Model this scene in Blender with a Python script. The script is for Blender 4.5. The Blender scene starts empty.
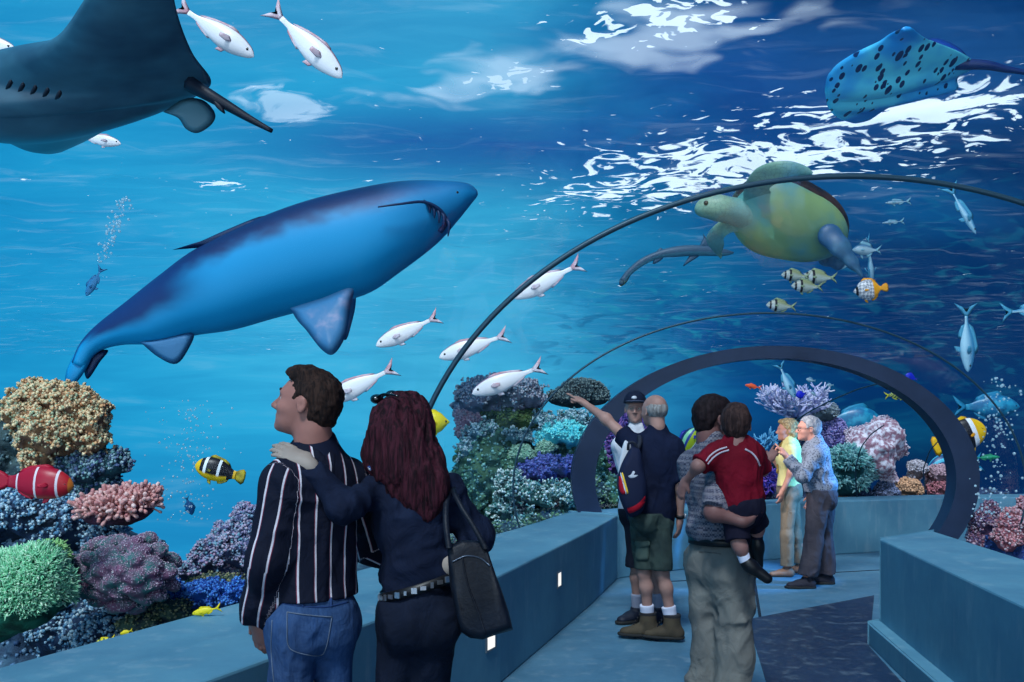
import bpy, math, random
import numpy as np
from mathutils import Vector, Matrix
random.seed(7)
RS = np.random.RandomState(11)
COL = bpy.context.scene.collection
F = 900.0; HZ = 430.0; CAM = 1.52

def P(px, py, D, dz=0.0):
    """point at distance D that the photograph shows at pixel (px, py)"""
    return np.array([(px-512)/F*D, D, CAM-(py-HZ)/F*D+dz])
def A(*v): return np.array(v, dtype=float)
def unit(v):
    v = np.asarray(v, float); return v/max(np.linalg.norm(v), 1e-9)

# ------------------------------------------------------------------ naming
def tag(o, label=None, cat=None, group=None, kind=None):
    if label: o['label'] = label
    if cat: o['category'] = cat
    if group: o['group'] = group
    if kind: o['kind'] = kind
    return o
def empty(name, loc, label=None, cat=None, group=None):
    o = bpy.data.objects.new(name, None); COL.objects.link(o)
    o.location = [float(x) for x in loc]; o.empty_display_size = .1
    return tag(o, label, cat, group)
def mk(name, V, Fs, mat=None, parent=None, smooth=True, attrs=None, origin=None, kind=None):
    """one mesh object; V world coordinates, origin = where its own origin goes"""
    V = np.asarray(V, dtype=np.float64).reshape(-1, 3)
    if origin is None:
        origin = np.array(parent.matrix_world.translation) if parent is not None and parent.type == 'EMPTY' and False else None
    off = np.zeros(3)
    if parent is not None: off = np.array(parent['_o']) if '_o' in parent else np.array(parent.location)
    elif origin is not None: off = np.asarray(origin, float)
    me = bpy.data.meshes.new(name)
    me.vertices.add(len(V)); me.vertices.foreach_set('co', (V-off).astype(np.float32).ravel())
    if isinstance(Fs, np.ndarray):
        n, k = Fs.shape
        me.loops.add(n*k); me.loops.foreach_set('vertex_index', Fs.astype(np.int32).ravel())
        me.polygons.add(n); me.polygons.foreach_set('loop_start', np.arange(0, n*k, k, dtype=np.int32))
        me.polygons.foreach_set('loop_total', np.full(n, k, np.int32))
    else:
        ln = np.array([len(f) for f in Fs], np.int32)
        flat = np.array([i for f in Fs for i in f], np.int32)
        me.loops.add(len(flat)); me.loops.foreach_set('vertex_index', flat)
        me.polygons.add(len(Fs)); me.polygons.foreach_set('loop_start', (np.cumsum(ln)-ln).astype(np.int32))
        me.polygons.foreach_set('loop_total', ln)
    me.update(calc_edges=True); me.validate()
    me.polygons.foreach_set('use_smooth', np.full(len(me.polygons), smooth, bool))
    if attrs:
        for k, v in attrs.items():
            a = me.attributes.new(k, 'FLOAT', 'POINT'); a.data.foreach_set('value', np.asarray(v, np.float32))
    if mat: me.materials.append(mat)
    o = bpy.data.objects.new(name, me); COL.objects.link(o)
    if parent is not None:
        o.parent = parent
    else: o.location = off
    o['_o'] = [float(x) for x in off] if parent is not None else [float(x) for x in off]
    if kind: o['kind'] = kind
    return o

# ------------------------------------------------------------------ materials
class NT:
    def __init__(s, nt): s.nt = nt; s.L = nt.links
    def n(s, t, **kw):
        nd = s.nt.nodes.new(t)
        for k, v in kw.items():
            if k.startswith('i_'): s.set(nd, k[2:], v)
            else: setattr(nd, k, v)
        return nd
    def set(s, nd, key, v):
        key = int(key) if isinstance(key, str) and key.isdigit() else key
        sk = nd.inputs[key]
        if isinstance(v, bpy.types.NodeSocket): s.L.new(v, sk)
        else:
            if isinstance(v, (tuple, list, np.ndarray)) and len(v) == 3 and sk.type == 'RGBA': v = (*v, 1)
            sk.default_value = v
    def math(s, op, a, b=0.0, c=None, clamp=False):
        nd = s.n('ShaderNodeMath', operation=op, use_clamp=clamp); s.set(nd, 0, a); s.set(nd, 1, b)
        if c is not None: s.set(nd, 2, c)
        return nd.outputs[0]
    def vmath(s, op, a, b=(0, 0, 0), out=0):
        nd = s.n('ShaderNodeVectorMath', operation=op); s.set(nd, 0, a); s.set(nd, 1, b)
        return nd.outputs[out]
    def mix(s, f, a, b, bt='MIX'):
        nd = s.n('ShaderNodeMix', data_type='RGBA', blend_type=bt)
        s.set(nd, 0, f); s.set(nd, 6, a); s.set(nd, 7, b); return nd.outputs[2]
    def noise(s, vec, scale=5, detail=3, rough=.55, dist=0.0, out=0):
        nd = s.n('ShaderNodeTexNoise'); s.set(nd, 'Vector', vec)
        for k, v in (('Scale', scale), ('Detail', detail), ('Roughness', rough), ('Distortion', dist)): s.set(nd, k, v)
        return nd.outputs[out]
    def ramp(s, f, stops, interp='LINEAR'):
        nd = s.n('ShaderNodeValToRGB'); s.set(nd, 0, f); r = nd.color_ramp; r.interpolation = interp
        while len(r.elements) < len(stops): r.elements.new(.5)
        for e, (p, c) in zip(r.elements, stops):
            e.position = p; e.color = (*c, 1) if len(c) == 3 else c
        return nd.outputs[0]
    def sstep(s, x, a, b):
        nd = s.n('ShaderNodeMapRange', interpolation_type='SMOOTHSTEP'); s.set(nd, 0, x); s.set(nd, 1, a); s.set(nd, 2, b)
        return nd.outputs[0]
    def mapping(s, vec, loc=(0, 0, 0), rot=(0, 0, 0), sc=(1, 1, 1)):
        nd = s.n('ShaderNodeMapping'); s.set(nd, 0, vec); s.set(nd, 1, loc); s.set(nd, 2, rot); s.set(nd, 3, sc)
        return nd.outputs[0]
    def co(s, k='Object'): return s.n('ShaderNodeTexCoord').outputs[k]
    def attr(s, name): return s.n('ShaderNodeAttribute', attribute_name=name).outputs['Fac']
def lin(c):
    """sRGB 0..255 -> linear"""
    return tuple(((x/255+.055)/1.055)**2.4 if x/255 > .04045 else x/255/12.92 for x in c)
def newmat(name):
    m = bpy.data.materials.new(name); m.use_nodes = True
    t = NT(m.node_tree); b = m.node_tree.nodes['Principled BSDF']
    return m, t, b
def mat(name, c, rough=.6, c2=None, sc=8, spec=.3, bump=0, bsc=30, stretch=(1, 1, 1), detail=4, lo=.35, hi=.65, metal=0, sheen=0):
    m, t, b = newmat(name)
    v = t.mapping(t.co('Object'), sc=stretch)
    if c2 is not None:
        f = t.sstep(t.noise(v, sc, detail), lo, hi)
        t.set(b, 'Base Color', t.mix(f, lin(c), lin(c2)))
    else: t.set(b, 'Base Color', lin(c))
    t.set(b, 'Roughness', rough); t.set(b, 'Specular IOR Level', spec); t.set(b, 'Metallic', metal)
    if bump:
        bn = t.n('ShaderNodeBump'); t.set(bn, 'Height', t.noise(v, bsc, 4)); t.set(bn, 'Strength', bump); t.set(bn, 'Distance', .02)
        t.set(b, 'Normal', bn.outputs[0])
    return m

# ------------------------------------------------------------------ numpy noise
def _h(ix, iy, iz, s):
    n = (ix*73856093) ^ (iy*19349663) ^ (iz*83492791) ^ (s*2654435)
    n = (n ^ (n >> 13))*1274126177; n = n & 0x7fffffff
    n = (n ^ (n >> 16)) & 0xffff
    return n/65535.0*2-1
def vnoise(p, s=0):
    p = np.asarray(p, float); i = np.floor(p).astype(np.int64); f = p-i; f = f*f*(3-2*f)
    r = 0
    for dx in (0, 1):
        wx = f[:, 0] if dx else 1-f[:, 0]
        for dy in (0, 1):
            wy = f[:, 1] if dy else 1-f[:, 1]
            for dz in (0, 1):
                wz = f[:, 2] if dz else 1-f[:, 2]
                r = r+wx*wy*wz*_h(i[:, 0]+dx, i[:, 1]+dy, i[:, 2]+dz, s)
    return r
def fbm(p, o=4, s=0):
    a = 1; r = 0; p = np.asarray(p, float)
    for k in range(o): r = r+a*vnoise(p*(2**k)+k*17.3, s+k); a *= .5
    return r
def worley(p, s=0):
    """distance to nearest jittered point"""
    p = np.asarray(p, float); i = np.floor(p).astype(np.int64); best = np.full(len(p), 9.0)
    for dx in (-1, 0, 1):
        for dy in (-1, 0, 1):
            for dz in (-1, 0, 1):
                c = i+np.array([dx, dy, dz])
                q = c+.5+.42*np.stack([_h(c[:, 0], c[:, 1], c[:, 2], s+k) for k in (1, 2, 3)], 1)
                best = np.minimum(best, ((p-q)**2).sum(1))
    return np.sqrt(best)

# ------------------------------------------------------------------ signed distance bodies
class Cone:
    def __init__(s, a, b, ra, rb=None, k=.02, flat=None, cutb=False, cuta=False, neg=False):
        s.a = A(*a); s.b = A(*b); s.ra = ra; s.rb = ra if rb is None else rb; s.k = k; s.neg = neg
        s.flat = flat; s.cutb = cutb; s.cuta = cuta
        r = max(s.ra, s.rb)*(max(1, 1/flat[1]) if flat else 1)+k+.03
        s.lo = np.minimum(s.a, s.b)-r; s.hi = np.maximum(s.a, s.b)+r
    def d(s, p):
        ba = s.b-s.a; pa = p-s.a
        L2 = max(ba@ba, 1e-9)
        h = np.clip(pa@ba/L2, 0, 1)
        q = pa-h[:, None]*ba
        if s.flat:
            ax = unit(s.flat[0]); t = q@ax; q = q+np.outer(t*(s.flat[1]-1), ax)
        d = np.sqrt((q*q).sum(1))-(s.ra+h*(s.rb-s.ra))
        if s.cutb: d = np.maximum(d, (p-s.b)@(ba/math.sqrt(L2)))
        if s.cuta: d = np.maximum(d, -(pa)@(ba/math.sqrt(L2)))
        return d
class Ell:
    def __init__(s, c, r, R=None, k=.02, neg=False):
        s.c = A(*c); s.r = A(*r); s.R = np.eye(3) if R is None else R; s.k = k; s.neg = neg   # R rows = local axes
        m = max(r)+k+.03; s.lo = s.c-m; s.hi = s.c+m
    def d(s, p):
        q = (p-s.c)@s.R.T
        k0 = np.sqrt(((q/s.r)**2).sum(1)); k1 = np.sqrt(((q/s.r**2)**2).sum(1))+1e-9
        return k0*(k0-1)/k1
class Box:
    def __init__(s, c, r, R=None, rd=.01, k=.01, neg=False):
        s.c = A(*c); s.r = A(*r)-rd; s.rd = rd; s.R = np.eye(3) if R is None else R; s.k = k; s.neg = neg
        m = np.linalg.norm(r)+k+.03; s.lo = s.c-m; s.hi = s.c+m
    def d(s, p):
        q = np.abs((p-s.c)@s.R.T)-s.r
        return np.sqrt((np.maximum(q, 0)**2).sum(1))+np.minimum(q.max(1), 0)-s.rd
def smin(a, b, k):
    if k <= 0: return np.minimum(a, b)
    h = np.clip(.5+.5*(b-a)/k, 0, 1); return b+(a-b)*h-k*h*(1-h)
def smax(a, b, k): return -smin(-a, -b, k)
def evalsdf(prims, p, cull=True, cuts=(), disp=None):
    d = np.full(len(p), 1.0)
    for pr in prims:
        if cull:
            m = np.all((p > pr.lo) & (p < pr.hi), axis=1)
            if not m.any(): continue
            q = p[m]; dd = pr.d(q)
            if pr.neg: d[m] = smax(d[m], -dd, pr.k)
            else: d[m] = smin(d[m], dd, pr.k)
        else:
            dd = pr.d(p); d = smax(d, -dd, pr.k) if pr.neg else smin(d, dd, pr.k)
    if disp is not None: d = d+disp(p)
    for c in cuts:
        if callable(c): d = np.maximum(d, c(p))
        else: d = np.maximum(d, (p-A(*c[0]))@unit(c[1]))
    return d
def mesh_sdf(prims, h=.01, cuts=(), disp=None, dmax=0.0):
    lo = np.min([q.lo for q in prims if not q.neg], 0)-2*h; hi = np.max([q.hi for q in prims if not q.neg], 0)+2*h
    B = 6
    nb = np.ceil((hi-lo)/(h*B)).astype(int); n = nb*B+1
    bc = np.stack(np.meshgrid(*[lo[i]+(np.arange(nb[i])+.5)*h*B for i in range(3)], indexing='ij'), -1).reshape(-1, 3)
    db = evalsdf(prims, bc, cull=False, cuts=cuts)
    act = np.abs(db) < h*B*.87*1.35+dmax+.01
    G = np.repeat(np.repeat(np.repeat(np.where(db.reshape(nb) < 0, -1., 1.).astype(np.float32), B, 0), B, 1), B, 2)
    D = np.ones(n, np.float32); D[:-1, :-1, :-1] = G
    M = np.zeros(n, bool)
    ai = np.argwhere(act.reshape(nb))
    loc = np.stack(np.meshgrid(*[np.arange(B+1)]*3, indexing='ij'), -1).reshape(-1, 3)
    idx = (ai[:, None, :]*B+loc[None]).reshape(-1, 3)
    M[idx[:, 0], idx[:, 1], idx[:, 2]] = True
    ii = np.argwhere(M)
    D[M] = evalsdf(prims, lo+ii*h, cuts=cuts, disp=disp).astype(np.float32)
    return nets(D, lo, h)
def nets(D, lo, h):
    S = D < 0
    c = np.zeros(np.array(D.shape)-1, np.uint8)
    for dx in (0, 1):
        for dy in (0, 1):
            for dz in (0, 1):
                c += S[dx:D.shape[0]-1+dx, dy:D.shape[1]-1+dy, dz:D.shape[2]-1+dz]
    mix = (c > 0) & (c < 8)
    I = np.argwhere(mix); n = len(I)
    idm = np.full(mix.shape, -1, np.int64); idm[mix] = np.arange(n)
    acc = np.zeros((n, 3)); cnt = np.zeros(n)
    cor = [(x, y, z) for x in (0, 1) for y in (0, 1) for z in (0, 1)]
    val = {q: D[I[:, 0]+q[0], I[:, 1]+q[1], I[:, 2]+q[2]].astype(float) for q in cor}
    for a in cor:
        for ax in range(3):
            if a[ax]: continue
            b = list(a); b[ax] = 1; b = tuple(b)
            va, vb = val[a], val[b]; m = (va < 0) != (vb < 0)
            t = np.where(m, va/np.where(m, va-vb, 1), 0)
            p = np.tile(np.array(a, float), (n, 1)); p[:, ax] += t
            acc[m] += p[m]; cnt[m] += 1
    V = lo+(I+acc/np.maximum(cnt, 1)[:, None])*h
    Q = []
    for ax in range(3):
        u, v = (ax+1) % 3, (ax+2) % 3
        s0 = [slice(0, k-1) if i == ax else slice(1, k-1) for i, k in enumerate(D.shape)]
        s1 = list(s0); s1[ax] = slice(1, D.shape[ax])
        a = S[tuple(s0)]; b = S[tuple(s1)]
        E = np.argwhere(a != b); fl = a[E[:, 0], E[:, 1], E[:, 2]]
        off = np.array([0 if i == ax else 1 for i in range(3)]); E = E+off
        def g(du, dv):
            q = E.copy(); q[:, u] -= du; q[:, v] -= dv; return idm[q[:, 0], q[:, 1], q[:, 2]]
        q = np.stack([g(1, 1), g(0, 1), g(0, 0), g(1, 0)], 1)
        q[~fl] = q[~fl][:, ::-1]; Q.append(q)
    Q = np.concatenate(Q); Q = Q[(Q >= 0).all(1)]
    return V, Q
def vnormals(V, Q):
    n = np.cross(V[Q[:, 2]]-V[Q[:, 0]], V[Q[:, 3 if Q.shape[1] > 3 else 1]]-V[Q[:, 1 if Q.shape[1] > 3 else 0]])
    if Q.shape[1] == 3: n = np.cross(V[Q[:, 1]]-V[Q[:, 0]], V[Q[:, 2]]-V[Q[:, 0]])
    N = np.zeros_like(V)
    for k in range(Q.shape[1]): np.add.at(N, Q[:, k], n)
    return N/np.maximum(np.linalg.norm(N, axis=1), 1e-12)[:, None]

# ------------------------------------------------------------------ mesh pieces
def tube(pts, r, n=8, cap=True):
    """V, quads+caps of a swept tube; r scalar or list"""
    pts = np.asarray(pts, float); m = len(pts); r = np.full(m, r) if np.isscalar(r) else np.asarray(r, float)
    T = np.gradient(pts, axis=0); T /= np.maximum(np.linalg.norm(T, axis=1), 1e-9)[:, None]
    up = np.array([0, 0, 1.]) if abs(T[0, 2]) < .9 else np.array([1., 0, 0])
    V = []
    for i in range(m):
        s = unit(np.cross(T[i], up)); up = np.cross(s, T[i])
        an = np.arange(n)*2*math.pi/n
        V.append(pts[i]+r[i]*(np.outer(np.cos(an), s)+np.outer(np.sin(an), up)))
    V = np.concatenate(V); Fc = []
    for i in range(m-1):
        for j in range(n):
            a = i*n+j; b = i*n+(j+1) % n; Fc.append((a, b, b+n, a+n))
    if cap: Fc.append(tuple(range(n))[::-1]); Fc.append(tuple(range((m-1)*n, m*n)))
    return V, Fc
def join(parts):
    V = []; Fc = []; o = 0
    for v, f in parts:
        V.append(np.asarray(v)); Fc += [tuple(int(i)+o for i in q) for q in f]; o += len(v)
    return np.concatenate(V), Fc
def prism(poly, z0, z1):
    """poly of (x,y) counter-clockwise, extruded upward"""
    n = len(poly)
    V = [(x, y, z0) for x, y in poly]+[(x, y, z1) for x, y in poly]
    return np.array(V, float), [tuple(range(n))[::-1], tuple(range(n, 2*n))]+[(i, (i+1) % n, (i+1) % n+n, i+n) for i in range(n)]
def sphere(c, r, n=8, m=12):
    c = A(*c); r = A(r, r, r) if np.isscalar(r) else A(*r)
    V = [c+r*A(0, 0, 1)]
    for i in range(1, n):
        t = math.pi*i/n
        for j in range(m):
            V.append(c+r*A(math.sin(t)*math.cos(2*math.pi*j/m), math.sin(t)*math.sin(2*math.pi*j/m), math.cos(t)))
    V.append(c-r*A(0, 0, 1)); Fc = [(0, 1+j, 1+(j+1) % m) for j in range(m)]
    for i in range(n-2):
        for j in range(m):
            a = 1+i*m+j; b = 1+i*m+(j+1) % m; Fc.append((a, a+m, b+m, b))
    e = len(V)-1; o = 1+(n-2)*m
    Fc += [(e, o+(j+1) % m, o+j) for j in range(m)]
    return np.array(V), Fc
def scatter(tv, tf, pos, nrm, scl, spin=True, lean=.0):
    """many copies of a template (z = outward) merged into one mesh; returns V, F, id per vertex"""
    n = len(pos); nrm = nrm+lean*RS.randn(n, 3); nrm /= np.linalg.norm(nrm, axis=1)[:, None]
    a = np.where(np.abs(nrm[:, 2:3]) < .9, A(0, 0, 1), A(1, 0, 0)); x = np.cross(a, nrm); x /= np.linalg.norm(x, axis=1)[:, None]
    y = np.cross(nrm, x); th = RS.rand(n)*6.283
    x2 = x*np.cos(th)[:, None]+y*np.sin(th)[:, None]; y2 = -x*np.sin(th)[:, None]+y*np.cos(th)[:, None]
    scl = np.asarray(scl).reshape(n, -1); sc = np.repeat(scl, 3, 1) if scl.shape[1] == 1 else scl
    V = (pos[:, None]+tv[None, :, 0:1]*x2[:, None]*sc[:, None, 0:1]+tv[None, :, 1:2]*y2[:, None]*sc[:, None, 1:2]
         +tv[None, :, 2:3]*nrm[:, None]*sc[:, None, 2:3]).reshape(-1, 3)
    tf = np.asarray(tf); Fs = (tf[None]+np.arange(n)[:, None, None]*len(tv)).reshape(-1, tf.shape[1])
    return V, Fs, np.repeat(RS.rand(n), len(tv))
OCT_V = np.array([(1, 0, 0), (0, 1, 0), (-1, 0, 0), (0, -1, 0), (0, 0, 1), (0, 0, -1)], float)
OCT_F = np.array([(0, 1, 4), (1, 2, 4), (2, 3, 4), (3, 0, 4), (1, 0, 5), (2, 1, 5), (3, 2, 5), (0, 3, 5)])
def spike_t(n=5, tip=.35, bulb=False):
    V = []
    zs = [(0, 1), (.5, .75), (1, tip)] if not bulb else [(0, .6), (.6, .55), (.85, 1), (1, .7)]
    for z, r in zs:
        for j in range(n): V.append((r*math.cos(6.2832*j/n), r*math.sin(6.2832*j/n), z))
    Fc = []
    for i in range(len(zs)-1):
        for j in range(n):
            a = i*n+j; b = i*n+(j+1) % n; Fc.append((a, b, b+n)); Fc.append((a, b+n, a+n))
    o = (len(zs)-1)*n
    for j in range(1, n-1): Fc.append((o, o+j, o+j+1))
    return np.array(V, float), np.array(Fc)
# ================================================================== camera, world, light
sc = bpy.context.scene
cd = bpy.data.cameras.new('camera'); cam = bpy.data.objects.new('camera', cd); COL.objects.link(cam)
cam.location = (0, 0, CAM); cam.rotation_euler = (math.pi/2, 0, 0)
cd.sensor_width = 36; cd.lens = F/1024*36; cd.shift_y = (HZ-341)/1024; cd.clip_end = 300; cd.clip_start = .05
sc.camera = cam
sc.view_settings.view_transform = 'Standard'; sc.view_settings.look = 'None'
sc.view_settings.exposure = 0; sc.view_settings.gamma = 1; sc.view_settings.use_curve_mapping = False
sc.cycles.max_bounces = 6; sc.cycles.transparent_max_bounces = 16; sc.cycles.diffuse_bounces = 3; sc.cycles.glossy_bounces = 3
sc.cycles.caustics_reflective = False; sc.cycles.caustics_refractive = False
try: sc.cycles.use_denoising = True
except Exception: pass

def dirpx(px, py): return unit(P(px, py, 1.0)-A(0, 0, CAM))
w = bpy.data.worlds.new('water_world'); sc.world = w; w.use_nodes = True
t = NT(w.node_tree); bg = w.node_tree.nodes['Background']
dv = t.co('Generated')
sep = t.n('ShaderNodeSeparateXYZ'); t.set(sep, 0, dv)
yy = t.math('MAXIMUM', t.math('ABSOLUTE', sep.outputs[1]), .15)
az = t.math('DIVIDE', sep.outputs[0], yy)          # sideways
el = t.math('DIVIDE', sep.outputs[2], yy)          # up
comb = t.n('ShaderNodeCombineXYZ'); t.set(comb, 0, az); t.set(comb, 1, el); ae = comb.outputs[0]
warp = t.noise(t.mapping(ae, sc=(1.6, 4, 1)), 2.2, 4, .55)
streak = t.noise(t.mapping(ae, rot=(0, 0, -.12), sc=(1, 7, 1)), 6, 6, .6, .6)
azw = t.math('ADD', az, t.math('MULTIPLY', t.math('SUBTRACT', warp, .5), .35))
base = t.ramp(t.math('MULTIPLY_ADD', azw, .8, .5), [(0, lin((26, 150, 206))), (.3, lin((42, 170, 220))), (.5, lin((58, 174, 220))),
     (.58, lin((22, 128, 180))), (.68, lin((8, 78, 138))), (.82, lin((5, 52, 105))), (1, lin((3, 48, 100)))])
def lobe(px, py, rx, ry, rot=0.0, soft=.0):
    c = ((px-512)/F, (HZ-py)/F)
    q = t.n('ShaderNodeVectorMath', operation='SUBTRACT'); t.set(q, 0, ae); t.set(q, 1, (c[0], c[1], 0))
    r = t.mapping(q.outputs[0], rot=(0, 0, rot)); r = t.mapping(r, sc=(F/rx, F/ry, 0))
    return t.sstep(t.vmath('LENGTH', r, out=1), 1.0, soft)
wj = t.math('MULTIPLY_ADD', streak, .8, .6)
def paint(base, lb, col, amt=1.0, jit=True):
    f = t.math('MULTIPLY', lb, amt)
    if jit: f = t.math('MULTIPLY', f, wj, clamp=True)
    return t.mix(f, base, lin(col))
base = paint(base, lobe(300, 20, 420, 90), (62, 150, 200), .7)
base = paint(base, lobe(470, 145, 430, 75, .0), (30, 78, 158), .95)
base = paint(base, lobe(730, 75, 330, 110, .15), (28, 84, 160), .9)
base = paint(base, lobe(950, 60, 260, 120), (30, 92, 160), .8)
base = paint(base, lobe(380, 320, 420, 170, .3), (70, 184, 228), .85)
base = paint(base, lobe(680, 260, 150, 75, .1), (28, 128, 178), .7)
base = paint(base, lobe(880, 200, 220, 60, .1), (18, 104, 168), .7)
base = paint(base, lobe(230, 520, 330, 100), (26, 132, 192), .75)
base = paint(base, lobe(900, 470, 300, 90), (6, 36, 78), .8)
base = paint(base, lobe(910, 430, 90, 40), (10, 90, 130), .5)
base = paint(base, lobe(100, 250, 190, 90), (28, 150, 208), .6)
# thin ripples of light in the water body
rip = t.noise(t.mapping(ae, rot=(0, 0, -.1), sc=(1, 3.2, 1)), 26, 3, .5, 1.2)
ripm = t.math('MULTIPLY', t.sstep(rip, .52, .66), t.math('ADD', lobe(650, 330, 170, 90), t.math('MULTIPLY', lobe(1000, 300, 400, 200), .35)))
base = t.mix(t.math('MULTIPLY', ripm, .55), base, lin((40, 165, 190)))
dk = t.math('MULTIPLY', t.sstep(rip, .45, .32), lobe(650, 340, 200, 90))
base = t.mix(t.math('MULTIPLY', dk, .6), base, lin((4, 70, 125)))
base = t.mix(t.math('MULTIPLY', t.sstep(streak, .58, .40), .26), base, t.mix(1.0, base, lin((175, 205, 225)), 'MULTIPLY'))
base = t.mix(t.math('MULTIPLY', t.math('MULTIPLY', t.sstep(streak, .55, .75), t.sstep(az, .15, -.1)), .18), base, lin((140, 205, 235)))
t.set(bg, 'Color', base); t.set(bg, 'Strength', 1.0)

def light(name, kind, loc, energy, col, size=1, aim=None, spread=None, angle=None, blend=.5):
    l = bpy.data.lights.new(name, kind); o = bpy.data.objects.new(name, l); COL.objects.link(o)
    o.location = [float(x) for x in loc]; l.energy = energy; l.color = col
    if kind == 'AREA': l.size = size
    if kind == 'SPOT': l.spot_size = spread; l.spot_blend = blend; l.shadow_soft_size = size
    if kind == 'SUN': l.angle = angle
    if aim is not None: o.rotation_euler = Vector([float(a-b) for a, b in zip(aim, loc)]).to_track_quat('-Z', 'Y').to_euler()
    return o
light('sun', 'SUN', (0, 0, 30), 3.4, (.88, .96, 1), angle=.18, aim=(4, 13, 11))
light('spot_white', 'SPOT', (1.5, 8.2, 2.25), 110, (1, .88, .8), .08, (2.85, 9.0, 1.25), spread=.75)
light('spot_blue', 'SPOT', (4.3, 8.5, 1.9), 420, (.08, .42, 1), .06, (3.0, 9.1, .95), spread=.95)
light('fill_sun', 'SUN', (0, -5, 3), 1.5, (.86, .95, 1), angle=1.2, aim=(1.5, 5, 3.2))  # soft fill added from behind the camera to lift fish and undersides

# ================================================================== the walkway
def concrete(name, c, c2, rough=.6):
    m, t, b = newmat(name); v = t.co('Object')
    f = t.noise(v, 1.3, 6, .65); g = t.noise(t.mapping(v, sc=(1, 1, .25)), 9, 5, .6)
    col = t.mix(t.sstep(f, .3, .7), lin(c), lin(c2))
    col = t.mix(t.math('MULTIPLY', t.sstep(g, .5, .75), .35), col, t.mix(.5, col, (.5, .6, .65, 1)))
    t.set(b, 'Base Color', col); t.set(b, 'Roughness', t.math('MULTIPLY_ADD', g, .3, rough-.15)); t.set(b, 'Specular IOR Level', .3)
    bn = t.n('ShaderNodeBump'); t.set(bn, 'Height', g); t.set(bn, 'Strength', .12); t.set(bn, 'Distance', .01); t.set(b, 'Normal', bn.outputs[0])
    return m
M_conc = concrete('parapet_concrete', (76, 126, 152), (94, 146, 168))
M_floor = concrete('floor_concrete', (64, 106, 132), (82, 126, 152), .5)
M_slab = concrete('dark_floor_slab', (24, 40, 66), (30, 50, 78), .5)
def wallprism(name, inner, outer, z1, m, z0=0.0):
    """inner/outer: matching lists of (x,y); closed solid strip"""
    n = len(inner); V = []
    for (a, b) in zip(inner, outer):
        V += [(*a, z0), (*a, z1), (*b, z1), (*b, z0)]
    Fc = []
    for i in range(n-1):
        for j in range(4): Fc.append((i*4+j, (i+1)*4+j, (i+1)*4+(j+1) % 4, i*4+(j+1) % 4))
    Fc += [(3, 2, 1, 0), tuple((n-1)*4+j for j in range(4))]
    o = mk(name, V, Fc, m, smooth=False, kind='structure')
    bv = o.modifiers.new('bevel', 'BEVEL'); bv.width = .012; bv.segments = 2; bv.limit_method = 'ANGLE'
    return o
inner = [(-2.3, .3), (-1.07, 3.1), (-.07, 5.4), (.68, 7.8), (1.08, 9.2), (1.8, 9.75), (2.75, 10.4), (4.1, 11.05), (5.7, 11.55), (7.6, 11.8)]
outer = [(-3.1, .3), (-1.96, 3.1), (-1.03, 5.4), (.02, 7.9), (.62, 9.6), (1.5, 10.3), (2.5, 10.95), (3.95, 11.6), (5.6, 12.1), (7.6, 12.35)]
wallprism('wall_left', inner[:5], outer[:5], .65, M_conc)
wallprism('wall_far', inner[4:], outer[4:], .65, M_conc)
wallprism('wall_right', [(2.62, 6.4), (2.25, 3.95), (1.9, 1.6), (1.75, .3)], [(3.23, 6.9), (2.98, 4.6), (2.7, 1.8), (2.6, .3)], .745, M_conc)
wallprism('trim_1', [(2.52, 6.36), (2.15, 3.95), (1.8, 1.6), (1.66, .3)], [(2.66, 6.45), (2.29, 4.0), (1.94, 1.7), (1.8, .35)], .16, M_conc)
wallprism('wall_back', [(-3.2, .3), (2.7, .3)], [(-3.2, .12), (2.7, .12)], .65, M_conc)
V, Fc = prism([(-3.1, .1), (2.7, .1), (3.2, 6.9), (5.1, 9.3), (7.6, 9.6), (7.6, 12.3), (5.6, 12.1), (3.95, 11.6), (2.5, 10.95), (1.5, 10.3), (.62, 9.6), (.02, 7.9), (-1.03, 5.4), (-1.96, 3.1)], -.3, 0)
mk('floor', V, Fc, M_floor, smooth=False, kind='structure')
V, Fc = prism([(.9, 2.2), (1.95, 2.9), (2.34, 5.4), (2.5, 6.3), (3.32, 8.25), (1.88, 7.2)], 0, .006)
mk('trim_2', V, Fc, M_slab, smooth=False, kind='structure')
M_joint = mat('joint_sealant', (22, 36, 52), .8)
for k, (a, b) in enumerate([((2.5, 9.3), (2.0, 7.25)), ((1.5, 9.0), (5.4, 10.2))]):
    a = A(*a); b = A(*b); d = unit(b-a)*.012; nn = A(-d[1], d[0])
    V, Fc = prism([tuple(a-nn), tuple(b-nn), tuple(b+nn), tuple(a+nn)][::1], 0, .004)
    mk('trim_%d' % (3+k), V, Fc, M_joint, smooth=False, kind='structure')
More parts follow.
